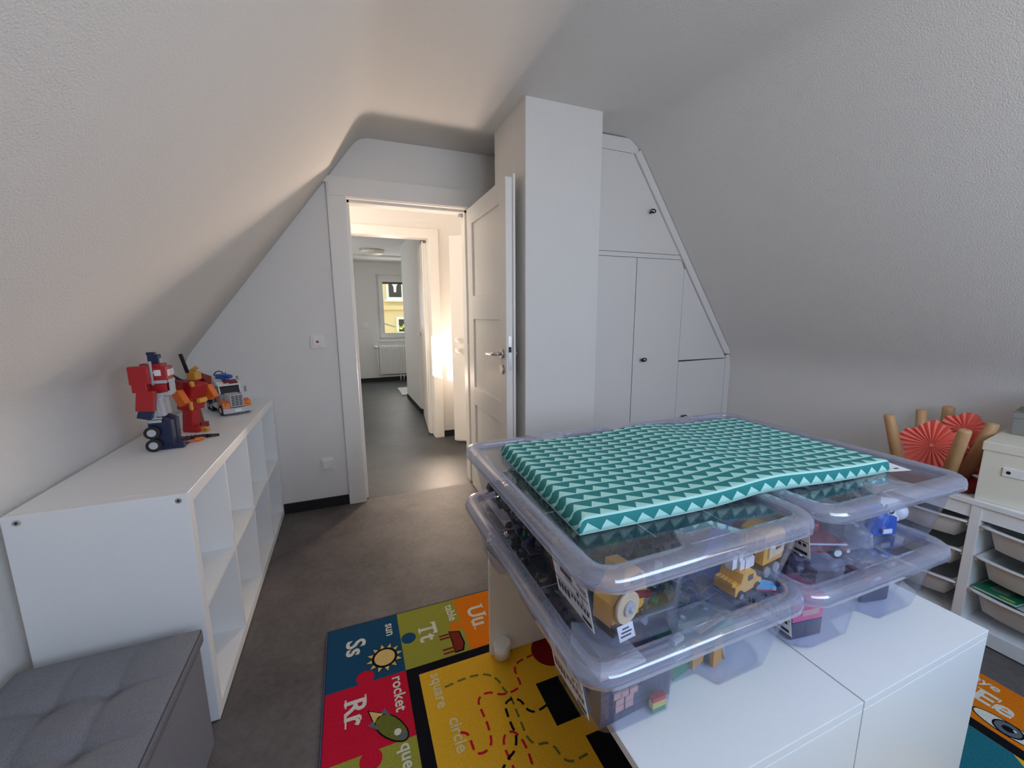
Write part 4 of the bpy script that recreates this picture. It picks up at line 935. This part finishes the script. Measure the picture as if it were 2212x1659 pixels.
toy('toy_house', 'white brick house front with grey comb edge in the left bottom bin', 'toy', (1.032, -0.70, zl + 0.060), radians(8), [('front', 'white', [('x', (0, 0, 0), (0.052, 0.030, 0.066))]), ('comb', 'grey', [('b', (-0.004, 0, 0.067), (0.056, 0.030, 0.006))])])
toy('toy_tile', 'yellow studded brick tile near the right side of the left bottom bin', 'toy', (1.225, -0.705, zl + 0.115), radians(14), [('tile', 'yellow', [('b', (0, 0, 0), (0.064, 0.032, 0.004))])], None, (radians(6), radians(-4)))
rubble('toy_street', 'rose and grey brick street along the left side of the left bottom bin', (0.935, -0.555, zl), 0.15, 0.26, 0.08, ['rose', 'grey', 'tan', 'lgrey'], 120, 21)
rubble('toy_meadow', 'olive green brick meadow at the far left of the left bottom bin', (0.930, -0.275, zl), 0.15, 0.22, 0.10, ['green', 'sand', 'brown', 'dgrey'], 130, 22)
rubble('toy_market', 'mixed brown and white brick market in the back of the left bottom bin', (1.16, -0.42, zl), 0.22, 0.34, 0.09, ['brown', 'white', 'slate', 'tan', 'grey'], 150, 23)
# ---- right top bin
toy('toy_car', 'dark red toy car bagged in clear film in the right top bin', 'toy', (1.515, -0.765, zu), radians(-24), [
    ('body', 'dred', [('p', [(-0.070, 0.012), (0.070, 0.012), (0.072, 0.034), (0.040, 0.044), (0.026, 0.064), (-0.040, 0.066), (-0.070, 0.050)], 'y', -0.034, 0.034)]),
    ('bumper', 'white', [('x', (0.071, 0, 0.014), (0.008, 0.070, 0.010)), ('x', (0.0, -0.035, 0.034), (0.13, 0.003, 0.004))]),
    ('grille', 'lgrey', [('x', (0.0735, -0.012, 0.025), (0.004, 0.018, 0.008)), ('x', (0.0735, 0.014, 0.025), (0.004, 0.018, 0.008))]),
    ('wheel', rubber, wheels((-0.042,), (-0.034, 0.034), 0.016, 0.012, 0.016)), ('wheel', rubber, wheels((0.042,), (-0.034, 0.034), 0.016, 0.012, 0.016)),
    ('hub', 'white', wheels((-0.042, 0.042), (-0.0405,), 0.009, 0.001, 0.016)),
    ('beacon', 'red', [('c', (0.0, -0.01, 0.065), (0.0, -0.01, 0.080), 0.009), ('b', (-0.02, 0.01, 0.066), (0.032, 0.016, 0.010))])])
toy('toy_jet', 'dark toy jet with lime stripes lying over the red car in the right top bin', 'toy', (1.575, -0.735, zu + 0.058), radians(-38), [
    ('fuselage', 'dgrey', [('p', [(-0.100, 0.0), (0.085, 0.0), (0.095, 0.010), (0.060, 0.022), (-0.060, 0.030), (-0.100, 0.024)], 'y', -0.022, 0.022)]),
    ('spine', 'blue', [('b', (-0.040, 0, 0.030), (0.080, 0.024, 0.008))]),
    ('stripe', 'lime', [('x', (0.010, -0.0235, 0.010), (0.050, 0.003, 0.006)), ('x', (0.020, 0.0235, 0.010), (0.050, 0.003, 0.006)), ('x', (0.035, 0.0, 0.0245), (0.010, 0.030, 0.003))]),
    ('fin', 'lgrey', [('p', [(0.060, -0.018), (0.120, -0.026), (0.122, -0.018), (0.070, 0.004)], 'z', 0.004, 0.010), ('p', [(0.060, 0.018), (0.112, 0.030), (0.114, 0.022), (0.070, -0.004)], 'z', 0.004, 0.010)])], None, (0, radians(12)))
def bag(name, label, loc, rz, sc, seed):
    rnd = random.Random(seed); t = thing(name, label, 'bag', loc, rz)
    rings = []; n = 22
    for j in range(11):
        th = pi * (0.06 + 0.88 * j / 10); row = []
        for k in range(n):
            a = 2 * pi * k / n; w = 1 + 0.12 * sin(3 * a + j) + 0.10 * rnd.uniform(-1, 1)
            row.append((sc[0] * sin(th) * cos(a) * w, sc[1] * sin(th) * sin(a) * w, max(0.001, sc[2] * (1 - cos(th)) * 0.5 * (1 + 0.06 * rnd.uniform(-1, 1)))))
        rings.append(row)
    MB().rings(rings, True, True, smooth=False).build('film', bag_m, t); return t
bag('plastic_bag', 'crumpled clear plastic bag round the dark red car in the right top bin', (1.535, -0.755, zu + 0.001), radians(-28), (0.125, 0.085, 0.125), 4)
toy('toy_shell', 'shiny blue curved toy shell in the right top bin', 'toy', (1.770, -0.765, zu), radians(-14), [
    ('shell', 'blue', [('s', (0, 0, 0.040), 0.040), ('p', [(-0.05, 0.0), (0.05, 0.0), (0.045, 0.05), (-0.03, 0.07)], 'y', -0.03, 0.03)]), ('tag', 'white', [('x', (0.010, -0.038, 0.010), (0.028, 0.004, 0.012))])])
wb = toy('toy_block', 'white toy block with black curved marks in the right top bin', 'toy', (1.850, -0.755, zu + 0.012), radians(-20), [
    ('block', 'white', [('x', (0, 0, 0), (0.058, 0.045, 0.062)), ('s', (0.035, -0.005, 0.030), 0.028)])], None, (radians(-18), radians(10)))
m = MB()
for k in range(2): m.tube([(-0.020 + 0.022 * k + 0.008 * cos(a), -0.0235, 0.042 - 0.012 * k + 0.011 * sin(a)) for a in [pi + i * pi / 8 for i in range(9)]], 0.0022, 6)
m.build('mark_print', ink, wb)
rubble('toy_rocks', 'loose grey green brick rocks at the right end of the right top bin', (1.845, -0.645, zu), 0.13, 0.16, 0.10, ['grey', 'sand', 'lgrey', 'dgrey'], 120, 31)
rubble('toy_tower', 'light blue and tan brick tower in the far right of the right top bin', (1.840, -0.40, zu), 0.12, 0.22, 0.11, ['lblue', 'tan', 'grey', 'sand'], 120, 32)
rubble('toy_ship', 'tan brick ship in the back of the right top bin beneath the cushion', (1.60, -0.40, zu), 0.26, 0.30, 0.07, ['tan', 'brown', 'dgrey', 'grey'], 130, 33)
# ---- right bottom bin
pb = thing('toy_box', 'pink and navy carton at the front left of the right bottom bin', 'box', (1.440, -0.790, zl), radians(-8))
MB().box(-0.045, -0.04, 0.0, 0.045, 0.04, 0.045, 0.002).build('lower_part', C['navy'], pb); MB().box(-0.045, -0.04, 0.0455, 0.045, 0.04, 0.110, 0.002).build('upper_part', C['pink'], pb)
m = MB(); m.box(-0.020, -0.0415, 0.060, 0.030, -0.0402, 0.075); m.build('pale_band', C['rose'], pb)
toy('toy_crate', 'red and slate toy crate at the right of the right bottom bin', 'toy', (1.738, -0.790, zl), radians(-12), [('crate', 'slate', [('x', (0, 0, 0), (0.085, 0.06, 0.060))]), ('lid', 'dred', [('b', (0, 0, 0.0605), (0.080, 0.056, 0.014))]), ('handle', 'white', [('t', [(-0.025, -0.032, 0.052), (-0.02, -0.034, 0.068), (0.0, -0.034, 0.074)], 0.004)])])
rubble('toy_shop', 'rose and dark grey brick shop in the middle of the right bottom bin', (1.56, -0.66, zl), 0.16, 0.14, 0.09, ['rose', 'slate', 'lgrey', 'dgrey'], 110, 41)
rubble('toy_bridge', 'slate brick bridge at the back of the right bottom bin', (1.63, -0.40, zl), 0.36, 0.26, 0.08, ['slate', 'dgrey', 'navy', 'grey'], 130, 42)

# ================================================================== TRAY STORAGE UNIT
TX, TD, TH = 2.66, 0.44, 0.56
ty0 = -0.345; bays = 3; pt = 0.030; bw = (0.99 - 4 * pt) / 3
ty0 = -0.660 + bw + pt
tr = thing('tray_storage_unit', 'low white storage frame with rows of grey white trays against the right knee wall', 'storage unit', (TX, ty0, 0.0))
MB().box(-0.004, -0.992, TH - 0.020, TD, 0.002, TH, 0.002).build('top_board', white_lam, tr); MB().box(0.004, -0.985, 0.005, TD, -0.005, 0.062, 0.002).build('plinth', white_lam, tr)
for i in range(4):
    y = -i * (bw + pt); MB().box(0.0, y - pt, 0.004, TD - 0.002, y, TH - 0.0205, 0.0015).build('upright', white_lam, tr)
for i in range(3):
    y1 = -pt - i * (bw + pt); y0 = y1 - bw; MB().box(0.004, y0 + 0.0005, 0.487, 0.020, y1 - 0.0005, TH - 0.021).build('apron', white_lam, tr)
    for z in (0.192, 0.330, 0.455):
        for yy in (y0 + 0.0005, y1 - 0.0085): MB().box(0.01, yy, z - 0.008, TD - 0.02, yy + 0.008, z).build('runner', white_lam, tr)
def tray(y0, y1, z, label, pull):
    """rim height z; front at -pull"""
    w = y1 - y0; yc = (y0 + y1) / 2
    t = thing('storage_tray', label, 'tray', (TX - pull, yc, z), 0, 'grey white trays of the storage unit')
    h = 0.086
    def ring(z_, hw, xf, xb, bul, r=0.04): 
        P = [];
        for k in range(13):
            a = -1 + 2 * k / 12; P.append((xf - bul * (1 - a * a), a * hw))
        return [(p[0], p[1], z_) for p in P] + [(xb, hw, z_), (xb, -hw, z_)]
    R = [ring(-h, w / 2 - 0.045, 0.045, 0.36, 0.022), ring(-h + 0.006, w / 2 - 0.040, 0.038, 0.37, 0.024), ring(-0.012, w / 2 - 0.026, 0.022, 0.385, 0.026), ring(-0.004, w / 2 - 0.024, 0.020, 0.386, 0.026), ring(-0.002, w / 2 - 0.004, 0.0, 0.40, 0.022), ring(0.004, w / 2 - 0.003, -0.002, 0.40, 0.022),
         ring(0.004, w / 2 - 0.020, 0.020, 0.386, 0.024), ring(-h + 0.010, w / 2 - 0.044, 0.046, 0.36, 0.022)]
    MB().rings(R, True, True).build('bowl', grey_bin, t); return t
rows_ = ['top', 'middle', 'lowest']
bay_names = [('left', -0.660 + 0.0, -0.660 + bw), ('right', -0.690 - bw, -0.690)]
for bn, y0, y1 in bay_names:
    for rn, z in zip(rows_, (0.462, 0.337, 0.199)):
        tray(y0, y1, z, '%s grey white tray in the %s bay of the white storage frame' % (rn, 'bay nearest the stool' if False else ('second' if bn == 'right' else 'first')), 0.0)
# things on the lowest tray of the near bay
bk = thing('picture_book', 'green covered picture book lying on the lowest tray of the storage frame', 'book', (TX + 0.10, -0.770, 0.206), radians(-6))
MB().box(-0.095, -0.060, 0.0, 0.095, 0.060, 0.002).build('cover', C['green'], bk); MB().box(-0.092, -0.057, 0.002, 0.094, 0.058, 0.010).build('pages', paper, bk); MB().box(-0.095, -0.060, 0.010, 0.095, 0.060, 0.012).build('cover', C['green'], bk)
m = MB(); m.box(-0.06, -0.02, 0.0121, 0.0, 0.03, 0.0125); m.build('cover_print', C['sand'], bk)
m = MB(); m.box(-0.088, -0.05, 0.0121, -0.078, -0.01, 0.0125); m.build('cover_print', C['lime'], bk)
bk = thing('toy_net', 'dark red and black toy bundle on the lowest tray beside the green book', 'toy', (TX + 0.09, -0.885, 0.204), radians(10))
rnd = random.Random(8); m = MB()
for i in range(14):
    p = [(rnd.uniform(-0.07, 0.07), rnd.uniform(-0.045, 0.045), 0.006 + rnd.uniform(0, 0.02)) for _ in range(4)]; m.tube(p, 0.005, 6)
m.build('strand', C['dred'], bk)
m = MB()
for i in range(8):
    p = [(rnd.uniform(-0.07, 0.07), rnd.uniform(-0.045, 0.045), 0.006 + rnd.uniform(0, 0.02)) for _ in range(3)]; m.tube(p, 0.005, 6)
m.build('cord', C['black'], bk)
mg = thing('magazine', 'grey magazine lying under the green book on the lowest tray', 'magazine', (TX + 0.07, -0.85, 0.2025), radians(-10))
MB().box(-0.07, -0.12, 0, 0.09, 0.10, 0.003, 0.001).build('pages', C['lgrey'], mg)
for i, (x, y, c, l_) in enumerate(((0.10, -0.80, 'brown', 'brown loose toy brick in the middle tray'), (0.12, -0.86, 'dred', 'dark red loose toy brick in the middle tray'), (0.09, -0.90, 'lgrey', 'pale grey loose toy brick in the middle tray'), (0.14, -0.93, 'gold', 'gold loose toy brick in the middle tray'))):
    m = MB(); stud_brick(m, (0, 0, 0), (0.048, 0.024, 0.03)); o = m.build('toy_brick', C[c]); o.location = (TX + x, y, 0.337 - 0.076); o.rotation_euler = (0, 0, i * 0.7); tag(o, l_, 'toy brick')

# ================================================================== STOOL, LONE LEG AND PAPER FANS ON THE UNIT
sto = thing('stool', 'small stool turned upside down with four beech legs in the air on the storage frame', 'stool', (2.765, -0.490, TH))
prof = [(0.001, 0.0), (0.140, 0.0), (0.152, 0.006), (0.155, 0.016), (0.150, 0.026), (0.140, 0.030), (0.001, 0.030)]
MB().rings([[(r * cos(2 * pi * k / 32), r * sin(2 * pi * k / 32), z) for k in range(32)] for r, z in prof]).build('seat', redlac, sto)
for fx, fy in ((2.657, -0.364), (2.63, -0.615), (2.86, -0.610), (2.91, -0.365)):
    dx_, dy_ = fx - 2.765, fy + 0.490
    MB().tube([(dx_ * 0.62, dy_ * 0.62, 0.028), (dx_, dy_, 0.262), (dx_ * 1.005, dy_ * 1.005, 0.268), (dx_ * 1.006, dy_ * 1.006, 0.270)], [0.0225, 0.0195, 0.0175, 0.010], 16).build('leg', wood, sto)
sk_ = thing('second_stool_leg', 'thick round beech leg of a second stool standing upright between the stool and the right wall', 'stool leg', (3.085, -0.395, TH))  # leg of a hidden second stool, built alone
MB().tube([(0, 0, 0.0), (-0.004, 0.004, 0.262), (-0.004, 0.004, 0.272), (-0.004, 0.004, 0.275)], [0.025, 0.0225, 0.020, 0.012], 16).build('shaft', wood, sk_); MB().cyl((0, 0, 0.0005), (0, 0, 0.012), 0.032, 18).build('cap', redlac, sk_)
def fan(label, c, R_, n, tw):
    t = thing('paper_fan', label, 'paper decoration', c, 0, 'coral paper fans in the stool')
    d = (CAM - Vector(c)); d.z *= 0.35; d.normalize(); q = d.to_track_quat('Z', 'Y'); t.rotation_mode = 'QUATERNION'; t.rotation_quaternion = q
    ring0, ring1, ring2, k2 = [], [], [], []
    for k in range(2 * n):
        a = pi * k / n + tw; up_ = 1 if k % 2 else -1
        rr_ = R_ * (1.0 + 0.10 * sin(5 * a + tw) + (0.05 if k % 4 == 1 else -0.02))
        ring0.append((0.006 * cos(a), 0.006 * sin(a), up_ * 0.0016)); ring1.append((rr_ * 0.55 * cos(a), rr_ * 0.55 * sin(a), up_ * 0.0075)); ring2.append((rr_ * cos(a), rr_ * sin(a), up_ * 0.012))
    o = MB().rings([ring0, ring1, ring2], smooth=False).build('pleats', coral, t)
    md = o.modifiers.new('thick', 'SOLIDIFY'); md.thickness = 0.0006; md.offset = 0
    MB().cyl((0, 0, -0.003), (0, 0, 0.003), 0.007, 12).build('centre_disc', coral, t)
    return t
fan('round coral pleated paper fan in the middle between the stool legs', (2.735, -0.487, 0.716), 0.098, 26, 0.0)
fan('coral pleated paper fan sticking out behind the front right stool leg', (2.88, -0.540, 0.685), 0.094, 20, 0.4)
fan('coral pleated paper fan high up between the right stool legs', (2.955, -0.500, 0.765), 0.072, 18, 0.9)

# ================================================================== CARTONS
def carton(name, label, loc, rz, W_, D_, H_, m_, lidh, holder):
    """local: front face at x=0 looking to -x, depth along +x, width along -y"""
    t = thing(name, label, 'box', loc, rz)
    MB().box(0.004, -W_ + 0.004, 0.0, D_ - 0.004, -0.004, H_ - 0.004, 0.002).build('body', m_, t)
    MB().box(0.0, -W_, H_ - lidh, D_, 0.0, H_, 0.003).build('lid', m_, t)
    if holder:
        y = -0.075; z = H_ * 0.56
        h = MB().box(-0.001, y - 0.06, z - 0.016, 0.006, y + 0.015, z + 0.016, 0.002).build('label_holder', white_pl, t); MB().cyl((-0.0016, y, z), (0.001, y, z), 0.006, 14).build('rivet', iron, h)
    return t
carton('storage_carton', 'beige cardboard box with a white label holder on the storage frame', (2.668, -0.655, TH + 0.0005), radians(8.5), 0.34, 0.36, 0.232, beige, 0.034, True)
carton('storage_carton', 'small dark grey cardboard box lying on the beige box', (2.885, -0.648, TH + 0.2335), radians(11), 0.26, 0.20, 0.088, sage, 0.022, False)
nb = thing('game_box', 'navy game box with white stripes on the small grey box at the frame edge', 'box', (2.90, -0.722, TH + 0.322), radians(11))
MB().box(0.0, -0.20, 0.0, 0.14, 0.0, 0.075, 0.002).build('body', C['navy'], nb)
m = MB(); m.box(-0.001, -0.19, 0.020, 0.0, -0.001, 0.028); m.box(-0.001, -0.19, 0.034, 0.0, -0.001, 0.038); m.build('stripe_print', C['white'], nb)
m = MB(); m.box(-0.001, -0.19, 0.048, 0.0, -0.001, 0.074); m.build('blue_print', C['lblue'], nb)
ps = thing('paper_sheet', 'folded white paper leaning against the small grey box', 'paper', (2.845, -0.735, TH + 0.2328), radians(20))
MB().prism([(0.0, 0.0), (-0.10, 0.0), (-0.10, 0.09)], 'x', 0.0, 0.0012).build('sheet', paper, ps)

# ================================================================== TOYS ON THE CUBE SHELF
zk = KH + 0.0003
def blk(m, c, s, rot=(0, 0, 0), bev=0.1):
    T = Matrix.Translation(c) @ Matrix.Rotation(rot[2], 4, 'Z') @ Matrix.Rotation(rot[1], 4, 'Y') @ Matrix.Rotation(rot[0], 4, 'X')
    m.box(-s[0] / 2, -s[1] / 2, -s[2] / 2, s[0] / 2, s[1] / 2, s[2] / 2, min(s) * bev, T); return m
# plain block robot, local +x = its front
rb = thing('toy_robot', 'tall red and navy toy robot of plain blocks with wheels on its boots', 'toy', (-0.228, 0.545, zk), radians(2))
def leg_side(s):
    y = s * 0.026
    m = MB(); blk(m, (0.006, y, 0.062), (0.072, 0.036, 0.100)); blk(m, (0.012, y, 0.108), (0.040, 0.033, 0.030), (0, 0.5, 0)); blk(m, (0.028, y, 0.013), (0.085, 0.036, 0.022)); blk(m, (0.026, y, 0.070), (0.016, 0.022, 0.080), (0, -0.12, 0)); return m.build('boot', C['navy'], rb)
leg_side(-1); leg_side(1)
for z in (0.0245, 0.073):
    m = MB(); m.cyl((-0.016, -0.046, z), (-0.016, -0.062, z), 0.0240, 24); wo = m.build('wheel', rubber, rb); MB().cyl((-0.016, -0.0615, z), (-0.016, -0.0632, z), 0.0138, 18).build('hub', C['lgrey'], wo)
m = MB(); blk(m, (-0.006, -0.046, 0.124), (0.046, 0.006, 0.006)); blk(m, (-0.006, -0.047, 0.113), (0.040, 0.004, 0.010)); m.build('step_plate', C['lgrey'], rb)
for s in (-1, 1):
    m = MB(); blk(m, (0.004, s * 0.025, 0.165), (0.036, 0.030, 0.075), (0, -0.08, 0))
    for k in range(3): blk(m, (-0.008 + 0.012 * k, s * 0.041, 0.165), (0.003, 0.003, 0.070), (0, -0.08, 0))
    m.build('thigh', C['lgrey'], rb)
m = MB(); blk(m, (0.004, 0.0, 0.205), (0.040, 0.060, 0.024)); blk(m, (0.034, 0.0, 0.214), (0.028, 0.044, 0.018)); blk(m, (0.048, 0.0, 0.236), (0.008, 0.040, 0.050)); m.build('hip', C['lgrey'], rb)
m = MB(); blk(m, (0.014, 0.0, 0.240), (0.050, 0.056, 0.044)); m.build('waist', C['red'], rb)
m = MB(); blk(m, (0.012, 0.0, 0.288), (0.070, 0.072, 0.056)); blk(m, (0.006, 0, 0.320), (0.052, 0.060, 0.012)); m.build('chest', C['red'], rb)
m = MB(); blk(m, (0.0485, -0.018, 0.292), (0.003, 0.024, 0.024)); blk(m, (0.0485, 0.018, 0.292), (0.003, 0.024, 0.024)); blk(m, (0.020, -0.0375, 0.294), (0.020, 0.003, 0.022)); m.build('chest_window', C['white'], rb)
m = MB(); blk(m, (0.046, 0.0, 0.262), (0.010, 0.060, 0.010)); blk(m, (0.014, -0.034, 0.260), (0.060, 0.010, 0.012)); m.build('belt', C['lgrey'], rb)
for s in (-1, 1):
    m = MB(); blk(m, (-0.026, s * 0.054, 0.290), (0.058, 0.034, 0.066)); blk(m, (-0.028, s * 0.056, 0.246), (0.044, 0.030, 0.036)); blk(m, (-0.018, s * 0.056, 0.196), (0.052, 0.034, 0.078), (0, 0.14, 0)); ao = m.build('arm', C['red'], rb)
    m = MB(); blk(m, (-0.026, s * 0.056, 0.143), (0.042, 0.026, 0.030), (0, 0.3, 0)); m.build('hand', C['navy'], ao)
    m = MB(); m.cyl((0.004, s * 0.043, 0.250), (0.004, s * 0.043, 0.338), 0.0045, 10); blk(m, (0.004, s * 0.043, 0.262), (0.014, 0.012, 0.008)); blk(m, (0.004, s * 0.043, 0.296), (0.014, 0.012, 0.008)); m.build('stack_pipe', C['lgrey'], rb)
m = MB(); blk(m, (0.006, 0.0, 0.342), (0.034, 0.030, 0.038)); blk(m, (-0.002, 0.0, 0.364), (0.024, 0.020, 0.010)); hd = m.build('head', C['navy'], rb)
m = MB(); blk(m, (0.0245, 0.0, 0.337), (0.004, 0.020, 0.018)); m.build('face_plate', C['lgrey'], hd)
sp = thing('toy_blaster', 'translucent orange toy missile lying in front of the red robot', 'toy', (-0.165, 0.556, zk), radians(38))
m = MB(); m.tube([(-0.052, 0, 0.011), (-0.046, 0, 0.011), (-0.016, 0, 0.011), (-0.010, 0, 0.011)], [0.006, 0.0125, 0.0125, 0.006], 10); m.build('rear_end', C['orange'], sp)
MB().cyl((-0.012, 0, 0.011), (0.028, 0, 0.010), 0.0042, 8).build('shaft', C['orange'], sp); MB().tube([(0.026, 0, 0.010), (0.034, 0, 0.010), (0.052, 0, 0.010), (0.068, 0, 0.009)], [0.005, 0.0085, 0.007, 0.001], 10).build('tip', C['orange'], sp)
gb = thing('toy_gun', 'black toy rifle lying flat beside the orange missile', 'toy', (-0.178, 0.618, zk), radians(12))
m = MB(); blk(m, (0.0, 0, 0.008), (0.12, 0.018, 0.014)); blk(m, (-0.04, -0.014, 0.006), (0.02, 0.03, 0.010)); m.tube([(0.055, 0, 0.008), (0.105, 0, 0.006)], [0.008, 0.005], 10); m.build('body', C['black'], gb)
m = MB()
for k in range(5): blk(m, (-0.03 + 0.014 * k, 0.0, 0.016), (0.006, 0.012, 0.004))
m.build('rail', C['dgrey'], gb)

# second, smaller robot leaning forward, red and orange
r2 = thing('toy_robot', 'crouching red and orange toy robot with a dark blade behind the tall robot', 'toy', (-0.205, 0.800, zk), radians(-28))
m = MB(); blk(m, (0.012, -0.026, 0.050), (0.046, 0.040, 0.10), (0, 0.12, 0)); blk(m, (0.022, -0.026, 0.012), (0.070, 0.042, 0.024)); m.build('leg', C['red'], r2)
m = MB(); blk(m, (-0.034, 0.040, 0.050), (0.046, 0.040, 0.10), (0, -0.2, 0)); blk(m, (-0.02, 0.040, 0.012), (0.070, 0.042, 0.024)); m.build('leg', C['dred'], r2)
m = MB(); blk(m, (0.0, 0.0, 0.125), (0.056, 0.086, 0.060), (0, 0.2, 0)); m.build('hip', C['red'], r2)
m = MB(); blk(m, (0.010, 0.0, 0.185), (0.075, 0.085, 0.070), (0, 0.35, 0)); m.build('chest', C['red'], r2)
m = MB(); blk(m, (0.044, -0.028, 0.190), (0.012, 0.014, 0.075), (0.4, 0.35, 0)); blk(m, (0.030, -0.034, 0.105), (0.010, 0.010, 0.060), (0.1, 0.1, 0)); blk(m, (0.046, 0.006, 0.135), (0.016, 0.040, 0.020)); m.build('orange_armour', C['yellow'], r2)
for s in (-1, 1):
    m = MB(); blk(m, (-0.004, s * 0.066, 0.215), (0.075, 0.040, 0.050), (0.2 * s, 0.3, 0)); m.build('shoulder', C['dred'], r2)
    m = MB(); blk(m, (0.024, s * 0.074, 0.165), (0.036, 0.030, 0.080), (0, -0.5, 0)); m.build('forearm', C['orange'], r2)
m = MB(); blk(m, (0.030, 0.0, 0.245), (0.040, 0.034, 0.036)); blk(m, (0.016, 0.012, 0.268), (0.045, 0.016, 0.014), (0, -0.6, 0.3)); m.build('head', C['gold'], r2)
m = MB(); blk(m, (0.010, -0.020, 0.300), (0.016, 0.005, 0.085), (0.12, -0.15, 0)); blk(m, (-0.02, -0.05, 0.245), (0.09, 0.010, 0.018), (0, 0.5, 0)); m.build('blade', C['black'], r2)
m = MB(); blk(m, (-0.060, -0.060, 0.245), (0.030, 0.004, 0.034), (0.2, 0.6, 0)); m.build('fin', C['white'], r2)
m = MB(); blk(m, (0.060, -0.020, 0.010), (0.034, 0.020, 0.018)); m.cyl((0.075, -0.026, 0.010), (0.092, -0.026, 0.008), 0.006, 8); m.build('claw', C['gold'], r2)

# truck, local -y = its front
tk = thing('toy_truck', 'silver toy truck with orange flames and a tall grille on the cube shelf', 'toy', (-0.088, 1.043, zk), radians(28))
m = MB(); blk(m, (0, 0.17, 0.034), (0.060, 0.30, 0.018)); m.build('chassis', C['dgrey'], tk)
m = MB(); blk(m, (0, 0.006, 0.026), (0.128, 0.014, 0.026)); m.build('bumper', C['lgrey'], tk)
MB().box(-0.014, -0.0025, 0.020, 0.014, -0.001, 0.033).build('licence_plate', C['white'], tk)
gr = MB(); blk(gr, (0, 0.012, 0.074), (0.058, 0.012, 0.062)); go_ = gr.build('grille', C['lgrey'], tk)
m = MB()
for i in range(3):
    for j in range(6): m.box(-0.024 + i * 0.017, 0.0045, 0.050 + j * 0.0088, -0.010 + i * 0.017, 0.0058, 0.0555 + j * 0.0088)
m.build('grille_slots', C['dgrey'], go_)
m = MB(); blk(m, (0, 0.060, 0.084), (0.060, 0.090, 0.040)); m.build('bonnet', C['white'], tk)
for s in (-1, 1):
    m = MB(); m.prism([(0.008, 0.036), (0.075, 0.040), (0.078, 0.060), (0.045, 0.076), (0.012, 0.066)], 'x', s * 0.030, s * 0.062); fo = m.build('wing', C['orange'], tk)
    MB().sphere((s * 0.047, 0.010, 0.058), 0.009).build('headlight', C['gold'], fo)
    for y in (0.050, 0.215, 0.270):
        wo = MB().cyl((s * 0.044, y, 0.027), (s * 0.064, y, 0.027), 0.027, 20).build('wheel', rubber, tk); MB().cyl((s * 0.0635, y, 0.027), (s * 0.0655, y, 0.027), 0.013, 14).build('hub', C['lgrey'], wo)
    MB().tube([(s * 0.060, 0.172, 0.050), (s * 0.060, 0.172, 0.168), (s * 0.060, 0.178, 0.176)], 0.006, 10).build('exhaust_pipe', C['grey'], tk)
    m = MB(); blk(m, (s * 0.066, 0.086, 0.118), (0.010, 0.006, 0.030)); m.build('mirror', C['grey'], tk)
    m = MB(); m.cyl((s * 0.050, 0.115, 0.040), (s * 0.050, 0.185, 0.040), 0.017, 14); m.build('fuel_tank', C['lgrey'], tk)
    m = MB(); m.prism([(0.100, 0.062), (0.160, 0.062), (0.160, 0.080), (0.130, 0.096), (0.100, 0.084)], 'x', s * 0.0505, s * 0.0515); m.build('flame_print', C['orange'], tk)
m = MB(); blk(m, (0, 0.135, 0.078), (0.100, 0.075, 0.044)); blk(m, (0, 0.150, 0.122), (0.098, 0.045, 0.046)); m.build('cab', C['grey'], tk)
m = MB(); m.prism([(0.098, 0.102), (0.1275, 0.102), (0.1275, 0.140), (0.112, 0.140)], 'x', -0.044, 0.044); m.build('windscreen', C['black'], tk)
for s in (-1, 1): MB().tube([(s * 0.046, 0.096, 0.102), (s * 0.046, 0.112, 0.144)], 0.0035, 8).build('window_post', C['white'], tk)
m = MB(); m.prism([(0.096, 0.142), (0.180, 0.142), (0.180, 0.165), (0.135, 0.162), (0.094, 0.148)], 'x', -0.052, 0.052); ro = m.build('roof', C['white'], tk)
m = MB(); blk(m, (0.020, 0.120, 0.160), (0.040, 0.040, 0.006), (0.3, 0, 0)); blk(m, (-0.012, 0.130, 0.163), (0.016, 0.040, 0.006), (0.3, 0, 0)); m.build('roof_print', C['dred'], ro)
m = MB(); blk(m, (0, 0.225, 0.080), (0.090, 0.10, 0.06)); blk(m, (0.010, 0.220, 0.120), (0.060, 0.08, 0.03), (0.2, 0, 0)); m.build('bed_load', C['dgrey'], tk)
m = MB(); blk(m, (-0.052, 0.235, 0.080), (0.014, 0.11, 0.010), (-0.2, 0, 0)); blk(m, (-0.048, 0.21, 0.120), (0.006, 0.010, 0.08)); m.build('side_bar', C['lgrey'], tk)
m = MB(); blk(m, (0.0, 0.200, 0.180), (0.036, 0.07, 0.026), (0, 0, 0.3)); m.cyl((0.0, 0.165, 0.184), (0.012, 0.125, 0.186), 0.007, 10); m.cyl((0.013, 0.125, 0.186), (0.016, 0.117, 0.187), 0.010, 10); m.cyl((0.004, 0.16, 0.19), (0.004, 0.16, 0.207), 0.003, 6); m.build('roof_cannon', C['blue'], tk)
m = MB(); m.tube([(-0.010 + 0.022 * cos(a), 0.225, 0.186 + 0.022 * sin(a)) for a in [i * pi / 8 for i in range(9)]], 0.003, 6); m.build('hose', C['navy'], tk)
